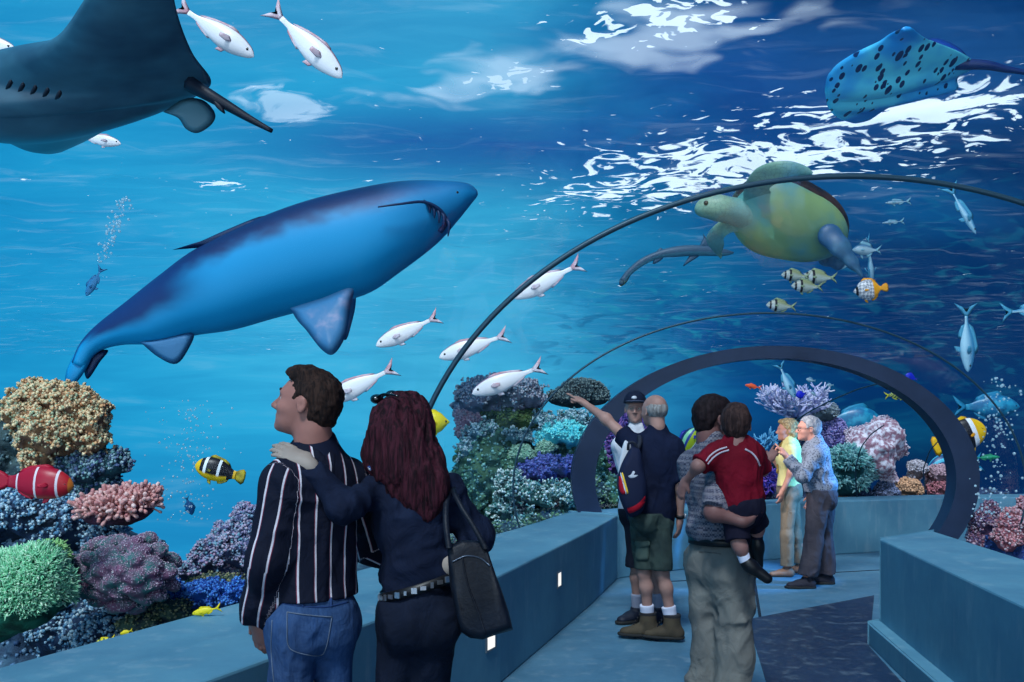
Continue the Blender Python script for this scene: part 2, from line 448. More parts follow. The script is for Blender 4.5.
# small square lights let into the parapet
M_lamp, t, b = newmat('lamp_glass'); t.set(b, 'Base Color', (.9, .9, .85)); t.set(b, 'Emission Color', (1, .95, .85)); t.set(b, 'Emission Strength', 1.0)
M_alu = mat('lamp_frame', (120, 130, 140), .4, metal=.6)
def recess_light(s, z, label, w=.05):
    i = 1 if s < 5.4 else 2
    a, b_ = A(*inner[i]), A(*inner[i+1]); p = a+(b_-a)*((s-a[1])/(b_[1]-a[1])); d = unit(b_-a); nn = A(d[1], -d[0])
    o = empty('wall_light', (p[0], p[1], z), label, 'light', 'square lights let into the parapet')
    def quad(x0, x1, z0, z1, y0, y1):
        V = [(*(p+d*x+nn*y), z+zz) for y in (y0, y1) for (x, zz) in ((x0, z0), (x1, z0), (x1, z1), (x0, z1))]
        return np.array(V), [(0, 1, 2, 3), (7, 6, 5, 4), (0, 4, 5, 1), (1, 5, 6, 2), (2, 6, 7, 3), (3, 7, 4, 0)]
    mk('lens', *quad(-w, w, -w, w, -.02, .004), M_lamp, o, smooth=False)
    e = .012
    mk('frame', *join([quad(-w-e, w+e, w, w+e, -.02, .008), quad(-w-e, w+e, -w-e, -w, -.02, .008), quad(-w-e, -w, -w, w, -.02, .008), quad(w, w+e, -w, w, -.02, .008)]), M_alu, o, smooth=False)
recess_light(6.75, .40, 'small square white light in the parapet, the farther of the two')
recess_light(5.27, .295, 'small square white light in the parapet just below the black handbag', .055)

# ================================================================== the acrylic tunnel and its ribs
M_ring = mat('rib_paint', (20, 38, 64), .45, (28, 46, 74), 2)
M_ring_side = M_ring
M_seam = mat('seam_metal', (42, 70, 86), .4, metal=.3)
# sections: left end, right end, height of the centre, half height
SEC = [((-4.2, -2.5), (3.4, -2.5), 1.0, 2.2), ((-2.6, 1.0), (4.15, 1.0), 1.0, 2.1), ((-.60, 5.0), (4.36, 5.0), 1.0, 1.93), ((.01, 8.0), (4.57, 8.0), 1.0, 1.56),
       ((.65, 9.5), (4.93, 9.5), 1.01, 1.39), ((1.45, 10.35), (5.5, 9.45), 1.01, 1.4), ((2.6, 11.0), (6.3, 9.5), 1.01, 1.42), ((4.0, 11.65), (7.2, 9.55), 1.01, 1.45), ((7.6, 12.4), (8.0, 9.6), 1.01, 1.45)]
def arc(sec, th):
    l, r, zc, hb = sec; l = A(*l); r = A(*r); c = (l+r)/2
    xy = c+(r-l)/2*(-math.cos(th)); return A(xy[0], xy[1], zc+hb*math.sin(th))
def sec_at(y):
    for s0, s1 in zip(SEC, SEC[1:]):
        if s0[0][1] <= y <= s1[0][1]:
            f = (y-s0[0][1])/(s1[0][1]-s0[0][1]); g = lambda a, b: tuple(A(*a)*(1-f)+A(*b)*f)
            return (g(s0[0], s1[0]), g(s0[1], s1[1]), s0[2]*(1-f)+s1[2]*f, s0[3]*(1-f)+s1[3]*f)
ths = np.linspace(-.24, math.pi+.24, 49)
V = []; Fc = []
for s in SEC:
    for off in (0, .06):
        l, r, zc, hb = s; dd = unit(A(*r)-A(*l))*off
        s2 = (tuple(A(*l)-dd), tuple(A(*r)+dd), zc, hb+off)
        V += [arc(s2, th) for th in ths]
n = len(ths)
for i in range(len(SEC)-1):
    for off in (0, 1):
        a0 = (2*i+off)*n; b0 = (2*(i+1)+off)*n
        for j in range(n-1):
            q = (a0+j, a0+j+1, b0+j+1, b0+j); Fc.append(q if off == 0 else q[::-1])
    for j in (0, n-1):
        Fc.append((2*i*n+j, (2*i+1)*n+j, (2*i+3)*n+j, (2*i+2)*n+j))
M_acr, t, b = newmat('clear_acrylic'); nt = M_acr.node_tree
tr = t.n('ShaderNodeBsdfTransparent'); t.set(tr, 0, (.985, .993, 1, 1)); gl = t.n('ShaderNodeBsdfGlossy'); t.set(gl, 'Roughness', .04)
fr = t.n('ShaderNodeFresnel'); t.set(fr, 0, 1.12)
mx = t.n('ShaderNodeMixShader'); t.set(mx, 0, t.math('MULTIPLY', fr.outputs[0], .07)); t.set(mx, 1, tr.outputs[0]); t.set(mx, 2, gl.outputs[0])
t.L.new(mx.outputs[0], nt.nodes['Material Output'].inputs[0])
mk('window_1', V, Fc, M_acr, kind='structure')
def rib(name, sec, r, n=96, lo=-.2, hi=math.pi+.2, m=None):
    V, Fc = tube([arc(sec, th) for th in np.linspace(lo, hi, n)], r, 8)
    return mk(name, V, Fc, m or M_seam, kind='structure')
rib('trim_5', sec_at(5.0), .016, lo=-.18)
rib('trim_6', sec_at(8.0), .009, lo=-.28)
# the broad dark rib: rectangular section
def broad(sec, w0, w1, depth):
    l, r, zc, hb = sec; V = []; Fc = []; th = np.linspace(-.42, math.pi+.55, 120)
    l3, r3 = A(*l), A(*r); ax = unit(r3-l3); nn = A(-ax[1], ax[0])
    for a in th:
        f = .5+.5*abs(math.cos(a))**2; wd = w0+(w1-w0)*f
        for (o, dy) in ((0, 0), (-wd, 0), (-wd, depth), (0, depth)):
            s2 = (tuple(l3-ax*o+nn*dy), tuple(r3+ax*o+nn*dy), zc, hb+o*.75)
            V.append(arc(s2, a))
    m = len(th)
    for i in range(m-1):
        for j in range(4): Fc.append((i*4+j, i*4+(j+1) % 4, (i+1)*4+(j+1) % 4, (i+1)*4+j))
    Fc += [(0, 1, 2, 3), tuple((m-1)*4+j for j in (3, 2, 1, 0))]
    return V, Fc
V, Fc = broad(((.63, 9.5), (4.94, 9.5), 1.0, 1.41), .10, .25, .22)
mk('trim_7', V, Fc, M_ring, smooth=False, kind='structure')
# seams of the bend beyond the rib
def seam(name, pts, D0, D1, r=.008):
    n = len(pts); Q = [P(x, y, D0+(D1-D0)*i/(n-1)) for i, (x, y) in enumerate(pts)]
    Q = np.array(Q); tt = np.linspace(0, n-1, 40); Q2 = np.stack([np.interp(tt, range(n), Q[:, k]) for k in range(3)], 1)
    for _ in range(4): Q2[1:-1] = (Q2[:-2]+2*Q2[1:-1]+Q2[2:])/4
    mk(name, *tube(Q2, r, 6), M_seam, kind='structure')
seam('trim_8', [(857, 497), (855, 470), (861, 447), (871, 434), (884, 425)], 11.7, 10.6)
seam('trim_9', [(925, 491), (923, 470), (930, 450), (944, 435), (962, 426)], 11.9, 10.8)
seam('trim_10', [(790, 425), (810, 411), (834, 399), (858, 389), (888, 381)], 11.4, 10.0)

# ================================================================== sea bed and water surface
M_sand = mat('sea_bed_sand', (40, 70, 92), .9, (70, 105, 120), 3, bump=.4)
M_surf, t, b = newmat('water_surface'); nt = M_surf.node_tree
v = t.co('Object')
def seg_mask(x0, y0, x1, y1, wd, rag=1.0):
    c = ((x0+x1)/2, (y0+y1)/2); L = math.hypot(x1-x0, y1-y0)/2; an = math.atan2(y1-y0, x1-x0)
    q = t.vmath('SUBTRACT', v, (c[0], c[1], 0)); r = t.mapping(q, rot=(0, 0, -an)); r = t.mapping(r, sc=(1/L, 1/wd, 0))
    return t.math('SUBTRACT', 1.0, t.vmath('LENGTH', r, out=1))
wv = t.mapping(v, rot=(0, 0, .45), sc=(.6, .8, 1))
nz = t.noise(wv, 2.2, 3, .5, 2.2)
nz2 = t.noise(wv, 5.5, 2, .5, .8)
def glint(mask, lo, hi, k, src):  # white light glints on the ripples, painted into the surface by masks
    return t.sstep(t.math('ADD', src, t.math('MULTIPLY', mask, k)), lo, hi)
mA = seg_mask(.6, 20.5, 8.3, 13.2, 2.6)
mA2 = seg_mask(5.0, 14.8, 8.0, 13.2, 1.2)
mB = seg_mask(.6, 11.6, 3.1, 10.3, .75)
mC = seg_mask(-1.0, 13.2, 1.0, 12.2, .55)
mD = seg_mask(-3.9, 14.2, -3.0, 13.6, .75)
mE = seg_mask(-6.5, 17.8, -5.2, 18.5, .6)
ff = glint(t.math('MAXIMUM', mA, -.5), .60, .68, .25, nz)
ff = t.math('MAXIMUM', ff, glint(t.math('MAXIMUM', mA2, -.5), .60, .68, .42, nz))
ff = t.math('MAXIMUM', ff, glint(t.math('MAXIMUM', mB, -.8), .64, .69, .24, nz2))
ff = t.math('MAXIMUM', ff, t.math('MULTIPLY', glint(t.math('MAXIMUM', mC, -.8), .66, .74, .22, nz2), .7))
ff = t.math('MAXIMUM', ff, t.math('MULTIPLY', glint(t.math('MAXIMUM', mE, -.8), .64, .72, .22, nz2), .8))
ff = t.math('MAXIMUM', ff, t.math('MULTIPLY', glint(t.math('MAXIMUM', mD, -.8), .45, .75, .5, nz), .42))
gA = t.noise(t.mapping(v, sc=(.9, 1.6, 1)), 3.1, 3, .6, .6)  # scattered sparkles and pale streaks, painted highlights as well
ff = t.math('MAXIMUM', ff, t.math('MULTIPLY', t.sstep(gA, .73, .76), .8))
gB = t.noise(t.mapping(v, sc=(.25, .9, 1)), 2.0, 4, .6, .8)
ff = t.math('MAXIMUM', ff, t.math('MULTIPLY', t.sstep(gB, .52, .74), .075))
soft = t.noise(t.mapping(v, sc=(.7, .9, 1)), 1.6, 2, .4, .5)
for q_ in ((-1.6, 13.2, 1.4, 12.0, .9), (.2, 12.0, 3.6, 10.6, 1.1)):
    ff = t.math('MAXIMUM', ff, t.math('MULTIPLY', glint(t.math('MAXIMUM', seg_mask(*q_), -.8), .48, .80, .30, soft), .40))
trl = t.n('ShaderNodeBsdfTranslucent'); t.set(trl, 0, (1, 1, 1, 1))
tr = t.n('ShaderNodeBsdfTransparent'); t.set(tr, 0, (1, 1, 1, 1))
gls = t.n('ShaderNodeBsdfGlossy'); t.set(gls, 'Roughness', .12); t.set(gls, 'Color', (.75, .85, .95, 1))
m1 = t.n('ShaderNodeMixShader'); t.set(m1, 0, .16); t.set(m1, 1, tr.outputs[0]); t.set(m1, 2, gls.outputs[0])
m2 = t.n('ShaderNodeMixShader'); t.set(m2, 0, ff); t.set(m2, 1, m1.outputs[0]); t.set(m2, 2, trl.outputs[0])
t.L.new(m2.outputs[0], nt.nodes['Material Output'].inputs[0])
nx, ny = 260, 150; xs = np.linspace(-34, 34, nx); ys = np.concatenate([np.linspace(-6, 26, ny-30), np.linspace(27, 60, 30)])
X, Y = np.meshgrid(xs, ys); Pp = np.stack([X.ravel(), Y.ravel()*1.3, np.zeros(X.size)], 1)
Z = 6.5+.10*fbm(Pp*.8, 4, 5)
V = np.stack([X.ravel(), Y.ravel(), Z], 1)
ii = np.arange(nx*ny).reshape(ny, nx)
Q = np.stack([ii[:-1, :-1], ii[:-1, 1:], ii[1:, 1:], ii[1:, :-1]], -1).reshape(-1, 4)
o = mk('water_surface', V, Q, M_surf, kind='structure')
# sea bed: a low shelf of sand round the walkway with a drop-off beyond
nx, ny = 120, 110; xs = np.linspace(-7.5, 9.5, nx); ys = np.linspace(-3, 15.5, ny); X, Y = np.meshgrid(xs, ys)
rr = np.sqrt(((X.ravel()-1)/8.4)**2+((Y.ravel()-6.2)/9.0)**2)
V = np.stack([X.ravel(), Y.ravel(), -.42+.06*fbm(np.stack([X.ravel(), Y.ravel(), X.ravel()*0], 1)*.9, 4, 2)-np.clip(rr-.92, 0, 1)*6], 1)
ii = np.arange(nx*ny).reshape(ny, nx)
Q = np.stack([ii[:-1, :-1], ii[:-1, 1:], ii[1:, 1:], ii[1:, :-1]], -1).reshape(-1, 4)
mk('sea_bed', V, Q, M_sand, kind='structure')
# ================================================================== sea animals
def crom(Pts, n):
    """Catmull-Rom through rows of Pts -> n rows"""
    Pts = np.asarray(Pts, float); m = len(Pts); E = np.vstack([2*Pts[0]-Pts[1], Pts, 2*Pts[-1]-Pts[-2]])
    t = np.linspace(0, m-1, n); i = np.minimum(t.astype(int), m-2); f = (t-i)[:, None]
    p0, p1, p2, p3 = E[i], E[i+1], E[i+2], E[i+3]
    return .5*(2*p1+(p2-p0)*f+(2*p0-5*p1+4*p2-p3)*f**2+(3*p1-p0-3*p2+p3)*f**3)
def loft_rings(R):
    """R: (m, n, 3) closed rings -> V, F"""
    m, n = R.shape[:2]; Fc = []
    for i in range(m-1):
        for j in range(n):
            Fc.append((i*n+j, (i+1)*n+j, (i+1)*n+(j+1) % n, i*n+(j+1) % n))
    Fc += [tuple(range(n)), tuple((m-1)*n+j for j in range(n))[::-1]]
    return R.reshape(-1, 3), Fc
def plate(pts3, nrm, th):
    """closed outline in space, thin solid that is thickest in the middle"""
    pts3 = np.asarray(pts3, float); n = len(pts3); c = pts3.mean(0); nrm = unit(nrm)*th
    inn = c+(pts3-c)*.6
    V = np.concatenate([pts3, inn+nrm, inn-nrm, [c+nrm, c-nrm]]); Fc = []
    for i in range(n):
        j = (i+1) % n
        Fc += [(i, j, n+j, n+i), (j, i, 2*n+i, 2*n+j), (n+i, n+j, 3*n), (2*n+j, 2*n+i, 3*n+1)]
    return V, Fc
PROF = {
 'slim':  ([0, .04, .12, .28, .45, .62, .78, .88, 1], [0, .045, .085, .125, .13, .105, .06, .032, .03], [0, -.04, -.075, -.12, -.13, -.105, -.06, -.032, -.03]),
 'deep':  ([0, .04, .12, .25, .42, .60, .78, .90, 1], [0, .08, .17, .26, .30, .275, .18, .09, .07], [0, -.06, -.13, -.22, -.27, -.26, -.17, -.09, -.07]),
 'disc':  ([0, .05, .12, .25, .45, .65, .82, .93, 1], [0, .07, .16, .33, .42, .40, .27, .10, .07], [0, -.06, -.14, -.30, -.40, -.39, -.27, -.10, -.07]),
 'clown': ([0, .03, .10, .25, .45, .65, .82, .92, 1], [0, .08, .17, .26, .29, .26, .17, .11, .10], [0, -.07, -.15, -.23, -.26, -.24, -.16, -.11, -.10]),
}
FINS = {
 'fork':  [(.02, .03), (-.10, .10), (-.24, .20), (-.17, .07), (-.12, 0), (-.17, -.07), (-.24, -.20), (-.10, -.10), (.02, -.03)],
 'fan':   [(.03, .07), (-.06, .13), (-.16, .17), (-.22, .12), (-.235, 0), (-.22, -.12), (-.16, -.17), (-.06, -.13), (.03, -.07)],
}
def fish(name, label, nose, tail, D, prof, mats, group=None, cat='fish', wr=.42, tailk='fork', dors=1.0, yaw=0.0, roll=0.0, eye=.02, dcol=None, n=26, pect=True, hscale=1.0, flip=False, fins=True, ts=1.0):
    """nose / tail: where the snout and the tail tips stand in the photograph at distance D; mats: body, fin, eye"""
    a = P(*nose, D); b = P(*tail, D); a = a+A(0, yaw/2, 0); b = b-A(0, yaw/2, 0)
    L = np.linalg.norm(a-b); h = unit(a-b); s0 = unit(np.cross(h, A(0, 0, 1))) if abs(h[2]) < .93 else unit(np.cross(h, A(1, 0, 0)))
    if s0[1] > 0 and abs(h[2]) >= .93: s0 = -s0
    u = np.cross(s0, h); u = unit(u); s0 = np.cross(h, u)
    if flip: u = -u
    ca, sa = math.cos(roll), math.sin(roll); u, s0 = u*ca+s0*sa, s0*ca-u*sa
    LB = L*.80; org = a                      # body takes .80 of the length, tail the rest
    W = lambda x, y, z: org+LB*(-x*h+y*s0+z*u)
    root = empty(name, (a+b)/2, label, cat, group)
    tx, tt, tb = PROF[prof]; T = crom(np.array([tx, tt, tb]).T, n); T[0, 1:] = (.004, -.004)
    m = 16; R = np.zeros((n, m, 3)); fx = np.zeros((n, m)); fz = np.zeros((n, m))
    for i, (x, zt, zb) in enumerate(T):
        zt *= hscale; zb *= hscale; c = (zt+zb)/2; hh = (zt-zb)/2
        ww = hh*wr/hscale*(1.15 if x < .4 else 1.15-.75*(x-.4)/.6)
        for j in range(m):
            an = 2*math.pi*j/m; cz = math.cos(an); sy = math.sin(an)
            R[i, j] = W(x, ww*sy*abs(sy)**.15, c+hh*cz); fx[i, j] = x; fz[i, j] = cz
    V, Fc = loft_rings(R)
    mk('body', V, Fc, mats[0], root, attrs={'fx': fx.ravel(), 'fz': fz.ravel()})
    th = .006*LB
    fo = FINS[tailk]; fk = hscale if tailk == 'fan' else 1
    V, Fc = plate([W(1-x*(.4+.6*ts), 0, z*1.1*fk*ts) for x, z in fo], s0, th); mk('tail_fin', V, Fc, mats[1], root)
    if fins:
        zt = lambda x: np.interp(x, tx, tt)*hscale; zb = lambda x: np.interp(x, tx, tb)*hscale
        q = [(.28, zt(.28)-.02), (.34, zt(.34)+.05*dors), (.42, zt(.42)+.075*dors), (.55, zt(.55)+.06*dors), (.68, zt(.68)+.065*dors), (.80, zt(.8)+.06*dors), (.86, zt(.86)+.01), (.8, zt(.8)-.02), (.6, zt(.6)-.02), (.4, zt(.4)-.02)]
        V, Fc = plate([W(x, 0, z) for x, z in q], s0, th); mk('dorsal_fin', V, Fc, mats[1], root)
        q = [(.58, zb(.58)+.02), (.62, zb(.62)-.06*dors), (.72, zb(.72)-.07*dors), (.83, zb(.83)-.05*dors), (.86, zb(.86)-.0), (.75, zb(.75)+.02)]
        V, Fc = plate([W(x, 0, z) for x, z in q], s0, th); mk('anal_fin', V, Fc, mats[1], root)
        q = [(.34, zb(.34)+.02), (.38, zb(.38)-.06*dors-.02), (.47, zb(.47)-.09*dors-.02), (.45, zb(.45)+.01)]
        V, Fc = plate([W(x, 0, z) for x, z in q], s0, th); mk('pelvic_fin', V, Fc, mats[1], root)
        if pect:
            hh = (zt(.32)-zb(.32))/2*wr*1.1/hscale
            for sg in (1, -1):
                q = [W(.30, sg*hh*.9, -.01), W(.36, sg*(hh+.03), .03), W(.46, sg*(hh+.07), .0), W(.45, sg*(hh+.07), -.05), W(.36, sg*(hh+.03), -.05)]
                V, Fc = plate(q, s0+.3*h, th); mk('pectoral_fin', V, Fc, mats[1], root)
    if eye:
        hh = (np.interp(.11, tx, tt)-np.interp(.11, tx, tb))/2*wr*1.12
        for sg in (1, -1):
            V, Fc = sphere(W(.11, sg*hh*.80, .025*hscale), eye*LB, 6, 8); mk('eye', V, Fc, mats[2], root)
    return root
M_eye = mat('fish_eye', (8, 8, 12), .15, spec=.8)
def fishmat(name, fn, rough=.4, spec=.4):
    m, t, b = newmat(name); fx, fz = t.attr('fx'), t.attr('fz')
    t.set(b, 'Base Color', fn(t, fx, fz)); t.set(b, 'Roughness', rough); t.set(b, 'Specular IOR Level', spec); return m
def bars(t, fx, stops):   # constant stops along the body
    return t.ramp(fx, [(p, lin(c)) for p, c in stops], 'CONSTANT')
M_white = fishmat('white_fish_skin', lambda t, x, z: t.mix(t.sstep(z, .80, .97), lin((248, 248, 252)), lin((150, 90, 110))), .3)
M_wfin = mat('white_fish_fin', (205, 150, 160), .5, (230, 225, 235), 6)
M_pale = fishmat('silver_blue_skin', lambda t, x, z: t.mix(t.sstep(z, -.6, .8), lin((160, 205, 225)), lin((50, 130, 175))), .3)
M_pfin = mat('silver_blue_fin', (70, 150, 185), .4)
M_bluefish = fishmat('teal_fish_skin', lambda t, x, z: t.mix(t.sstep(t.noise(t.co('Object'), 9, 3), .4, .65), lin((20, 105, 150)), lin((40, 150, 185))), .35)
M_bluefin = mat('teal_fish_fin', (36, 130, 170), .4)
WF = ('white fish seen against the blue on the left')
def white(label, nose, tail, D, group='white fish swimming on the left', **k):
    return fish('white_fish', label, nose, tail, D, 'slim', (M_white, M_wfin, M_eye), group, dors=.35, hscale=1.12, ts=.72, **k)
white('white fish with pink edged fins between the big shark and the dark thin seam', (376, 346), (443, 314), 7.0)
white('white fish swimming just right of the dark tunnel seam, below the other crossing it', (439, 358), (512, 333), 7.4)
white('white fish swimming right of the seam below the striped turtle water, ', (512, 298), (586, 261), 8.2)['label'] = 'white fish highest and rightmost of the lower shoal, right of the dark seam'
white('white fish half hidden behind the head of the man in the striped shirt', (325, 402), (400, 365), 6.8)
white('pinkish white fish gliding over the grey table coral of the middle reef', (472, 394), (548, 364), 10.2)
white('white fish at the top edge, just right of the dark ray wing', (254, 57), (172, 1), 6.4, wr=.5, flip=False)
white('white fish diving at the top, right of every other white fish up there', (342, 78), (266, 3), 6.6)
white('white fish peeping out beneath the belly of the big dark ray', (121, 144), (72, 134), 7.6)
white('white fish cut by the left edge of the picture above the dark ray wing', (16, 50), (-62, 34), 7.4, group=None)

# ---- generic body from pixel outlines
def outline_body(secs, D, thick, n=40, m=20, dys=None, power=1.0):
    """secs: rows (xt, yt, xb, yb); elliptical sections through both outline points"""
    S = crom(np.array(secs, float), n); dd = np.zeros(n) if dys is None else crom(np.array(dys, float)[:, None], n)[:, 0]
    R = np.zeros((n, m, 3)); fx = np.zeros((n, m)); fz = np.zeros((n, m))
    for i in range(n):
        a = P(S[i, 0], S[i, 1], D+dd[i]); b = P(S[i, 2], S[i, 3], D+dd[i]); c = (a+b)/2; hv = (a-b)/2; w_ = np.linalg.norm(hv)*thick
        for j in range(m):
            an = 2*math.pi*j/m; R[i, j] = c+hv*math.cos(an)+A(0, 1, 0)*w_*math.sin(an); fx[i, j] = i/(n-1); fz[i, j] = math.cos(an)
    V, Fc = loft_rings(R); return V, Fc, {'fx': fx.ravel(), 'fz': fz.ravel()}
def pxplate(pts, D, th, dy=None):
    n = len(pts); dy = [0]*n if dy is None else dy
    q = crom(np.array([P(x, y, D+e) for (x, y), e in zip(pts, dy)]+[P(*pts[0], D+dy[0])]), n*5)[:-1]
    nr = np.zeros(3); c = q.mean(0)
    for i in range(len(q)): nr += np.cross(q[i]-c, q[(i+1) % len(q)]-c)
    return plate(q, nr, th)

# ---- the great shark
D = 9.5
def shark_col(t, x, z):  # water haze is put into these blues; the dark back is countershading
    v = t.co('Object'); nz = t.noise(t.mapping(v, sc=(.6, 1, 1)), 1.2, 4, .6)
    e = t.math('ADD', z, t.math('MULTIPLY', t.math('SUBTRACT', nz, .5), 1.0))
    c = t.mix(t.sstep(e, .30, .72), lin((8, 148, 204)), lin((12, 66, 124)))
    c = t.mix(t.sstep(e, .55, .95), c, lin((10, 36, 78)))
    head = t.sstep(x, .62, .80); c = t.mix(t.math('MULTIPLY', head, .75), c, lin((14, 112, 166)))
    bk = t.math('MULTIPLY', t.sstep(x, .22, .30), t.sstep(x, .68, .58)); c = t.mix(t.math('MULTIPLY', bk, t.sstep(e, .35, .75)), c, lin((10, 40, 88)))
    rr_ = t.math('MULTIPLY', t.sstep(x, .06, .16), t.sstep(x, .42, .30)); c = t.mix(t.math('MULTIPLY', rr_, t.sstep(e, -.35, .25)), c, lin((10, 50, 104)))
    return c
M_shark = fishmat('shark_skin', shark_col, .5, .3)
M_sharkfin = mat('shark_fin', (60, 120, 165), .5, (150, 150, 180), 2.5, lo=.55, hi=.75)
M_dark = mat('dark_skin', (14, 44, 84), .5)
o = empty('shark', P(270, 270, D), 'huge blue shark gliding across the left half above the couple', 'shark')
secs = [(72, 362, 84, 368), (80, 344, 98, 352), (96, 326, 122, 345), (128, 301, 160, 344), (160, 276, 192, 336), (196, 250, 232, 330), (248, 224, 275, 318), (300, 204, 322, 306), (350, 191, 366, 294), (400, 182, 398, 273), (440, 181, 436, 244), (466, 183, 458, 220), (476, 189, 471, 204), (478, 194, 476, 198)]
V, Fc, at = outline_body(secs, D, .72, 70, 28); mk('body', V, Fc, M_shark, o, attrs=at)
V, Fc = pxplate([(290, 308), (322, 298), (352, 288), (350, 310), (346, 335), (334, 354), (322, 350), (306, 330), (297, 320)], D-.5, .03, [0, 0, 0, -.1, -.25, -.4, -.35, -.2, -.1]); mk('pectoral_fin', V, Fc, M_sharkfin, o)
V, Fc = pxplate([(330, 300), (352, 288), (356, 300), (352, 322), (344, 340)], D+.6, .03, [0, 0, .1, .25, .4]); mk('pectoral_fin', V, Fc, M_sharkfin, o)
V, Fc = pxplate([(140, 342), (165, 338), (193, 333), (188, 350), (176, 364), (158, 357)], D-.1, .02); mk('pelvic_fin', V, Fc, M_sharkfin, o)
V, Fc = pxplate([(172, 250), (196, 243), (228, 229), (262, 216), (272, 222), (246, 234), (210, 246)], D-.10, .02, [0]*7); mk('dorsal_fin', V, Fc, M_dark, o)
V, Fc = pxplate([(74, 354), (66, 372), (66, 387), (76, 383), (88, 366), (92, 352)], D, .03); mk('tail_fin', V, Fc, M_shark, o, attrs={'fx': np.zeros(len(V)), 'fz': np.full(len(V), .4)})
V, Fc = pxplate([(88, 352), (84, 368), (88, 379), (100, 362), (108, 350)], D+.05, .025); mk('tail_fin', V, Fc, M_dark, o)
for k in range(5):
    x = 428+k*5; y = 203+k*3.6+(k == 4)*3
    pts = [P(x-4, y-3, D-.28), P(x+1, y+3, D-.33), P(x+2-k*.5, y+10+k*1.5, D-.33)]
    mk('gill_slit', *tube(crom(np.array(pts), 8), [.006, .012, .016, .018, .018, .016, .012, .006], 6), M_dark, o)
mk('mouth', *tube(crom(np.array([P(378, 207, D-.50), P(400, 204, D-.47), P(424, 202, D-.38), P(440, 210, D-.32), P(446, 222, D-.26), P(440, 232, D-.22)]), 30), np.linspace(.008, .028, 30), 8), M_dark, o)
V, Fc = sphere(P(457, 193, D-.14), .022); mk('eye', V, Fc, M_eye, o)

# ---- slim grey shark behind the turtle
M_slim = fishmat('grey_shark_skin', lambda t, x, z: t.mix(t.sstep(z, -.7, -.1), lin((70, 130, 150)), lin((44, 78, 104))), .5)
o = empty('shark', P(680, 256, 10.5), 'slim grey shark swimming behind the green turtle', 'shark')
secs = [(620, 279, 625, 283), (627, 270, 632, 274), (640, 259, 646, 264), (655, 252, 661, 258), (672, 247, 676, 257), (690, 245, 692, 256), (710, 246, 710, 256), (725, 249, 724, 256), (734, 252, 733, 254)]
V, Fc, at = outline_body(secs, 10.5, .8, 44, 14); mk('body', V, Fc, M_slim, o, attrs=at)
M_slimfin = mat('grey_shark_fin', (48, 82, 108), .5)
for nm, pts in (('dorsal_fin', [(699, 247), (704, 236), (703, 234), (708, 240), (713, 248)]), ('pectoral_fin', [(690, 255), (683, 266), (690, 262), (700, 255)]),
                ('dorsal_fin', [(654, 254), (660, 248), (663, 249), (666, 250)]), ('anal_fin', [(654, 257), (653, 264), (660, 261), (663, 257)]), ('tail_fin', [(628, 273), (620, 279), (620, 286), (626, 283), (632, 272)]), ('tail_fin', [(636, 266), (633, 272), (636, 270), (642, 263)])):
    V, Fc = pxplate(pts, 10.5, .015); mk(nm, V, Fc, M_slimfin, o)

# ---- rays
def ray_body(st, n=60, m=44, pw=.55):
    """st rows: s, lead(x,y,D), trail(x,y,D), thickness; returns closed surface"""
    L = crom(np.array([P(*r[1]) for r in st]), n); T = crom(np.array([P(*r[2]) for r in st]), n); H = np.maximum(crom(np.array([[r[3]] for r in st]), n)[:, 0], .004)
    c = np.linspace(0, 1, m); up = []; dn = []
    dS = np.gradient((L+T)/2, axis=0)
    for i in range(n):
        ch = T[i]-L[i]; nr = unit(np.cross(ch, dS[i])); prof = H[i]*(np.sin(math.pi*c**.7))**.8
        mid = L[i]+np.outer(c, ch); up.append(mid+np.outer(prof, nr)); dn.append((mid-np.outer(prof, nr))[1:-1][::-1])
    R = np.concatenate([np.array(up), np.array(dn)], 1); V, Fc = loft_rings(R)
    return V, Fc
def ray_skin(t):
    v = t.co('Object'); n1 = t.noise(t.mapping(v, sc=(.5, 1, 1)), 1.6, 4, .6)
    return t.mix(t.sstep(n1, .35, .7), lin((26, 52, 78)), lin((62, 108, 128)))
M_manta, t, b = newmat('ray_skin'); t.set(b, 'Base Color', ray_skin(t)); t.set(b, 'Roughness', .35); t.set(b, 'Specular IOR Level', .45)
o = empty('ray', P(80, 80, 6), 'big dark grey ray gliding in the top left corner', 'ray')
st = [(0, (138, -128, 4.6), (152, -126, 4.6), .01), (0, (118, -70, 4.85), (168, -50, 4.85), .03), (0, (84, 0, 5.2), (176, 8, 5.25), .06), (0, (42, 47, 5.55), (192, 52, 5.6), .11), (0, (-40, 66, 5.85), (211, 80, 5.85), .17),
      (0, (-100, 96, 6.0), (200, 94, 6.0), .22), (0, (-50, 122, 6.15), (166, 110, 6.15), .17), (0, (-8, 134, 6.5), (128, 119, 6.5), .10), (0, (22, 148, 6.9), (88, 140, 6.9), .05), (0, (42, 153, 7.2), (62, 152, 7.2), .012)]
V, Fc = ray_body(st, 80, 40); mk('body', V, Fc, M_manta, o)
V, Fc = pxplate([(163, 112), (184, 99), (203, 100), (215, 113), (212, 124), (198, 133), (186, 129), (178, 118)], 5.95, .012); mk('pelvic_fin', V, Fc, mat('ray_fin', (72, 116, 132), .5), o)
M_raydark = mat('ray_tail_skin', (16, 26, 42), .5)
V, Fc = tube(crom(np.array([P(190, 84, 5.75), P(207, 94, 5.7), (P(228, 106, 5.7)), P(250, 119, 5.7), P(272, 131, 5.7)]), 24), np.linspace(.05, .014, 24), 8); mk('tail', V, Fc, M_raydark, o)
V, Fc = pxplate([(210, 96), (222, 106), (225, 114), (216, 107)], 5.68, .01); mk('tail_fin', V, Fc, M_raydark, o)
M_gill = mat('gill_dark', (14, 24, 40), .6)
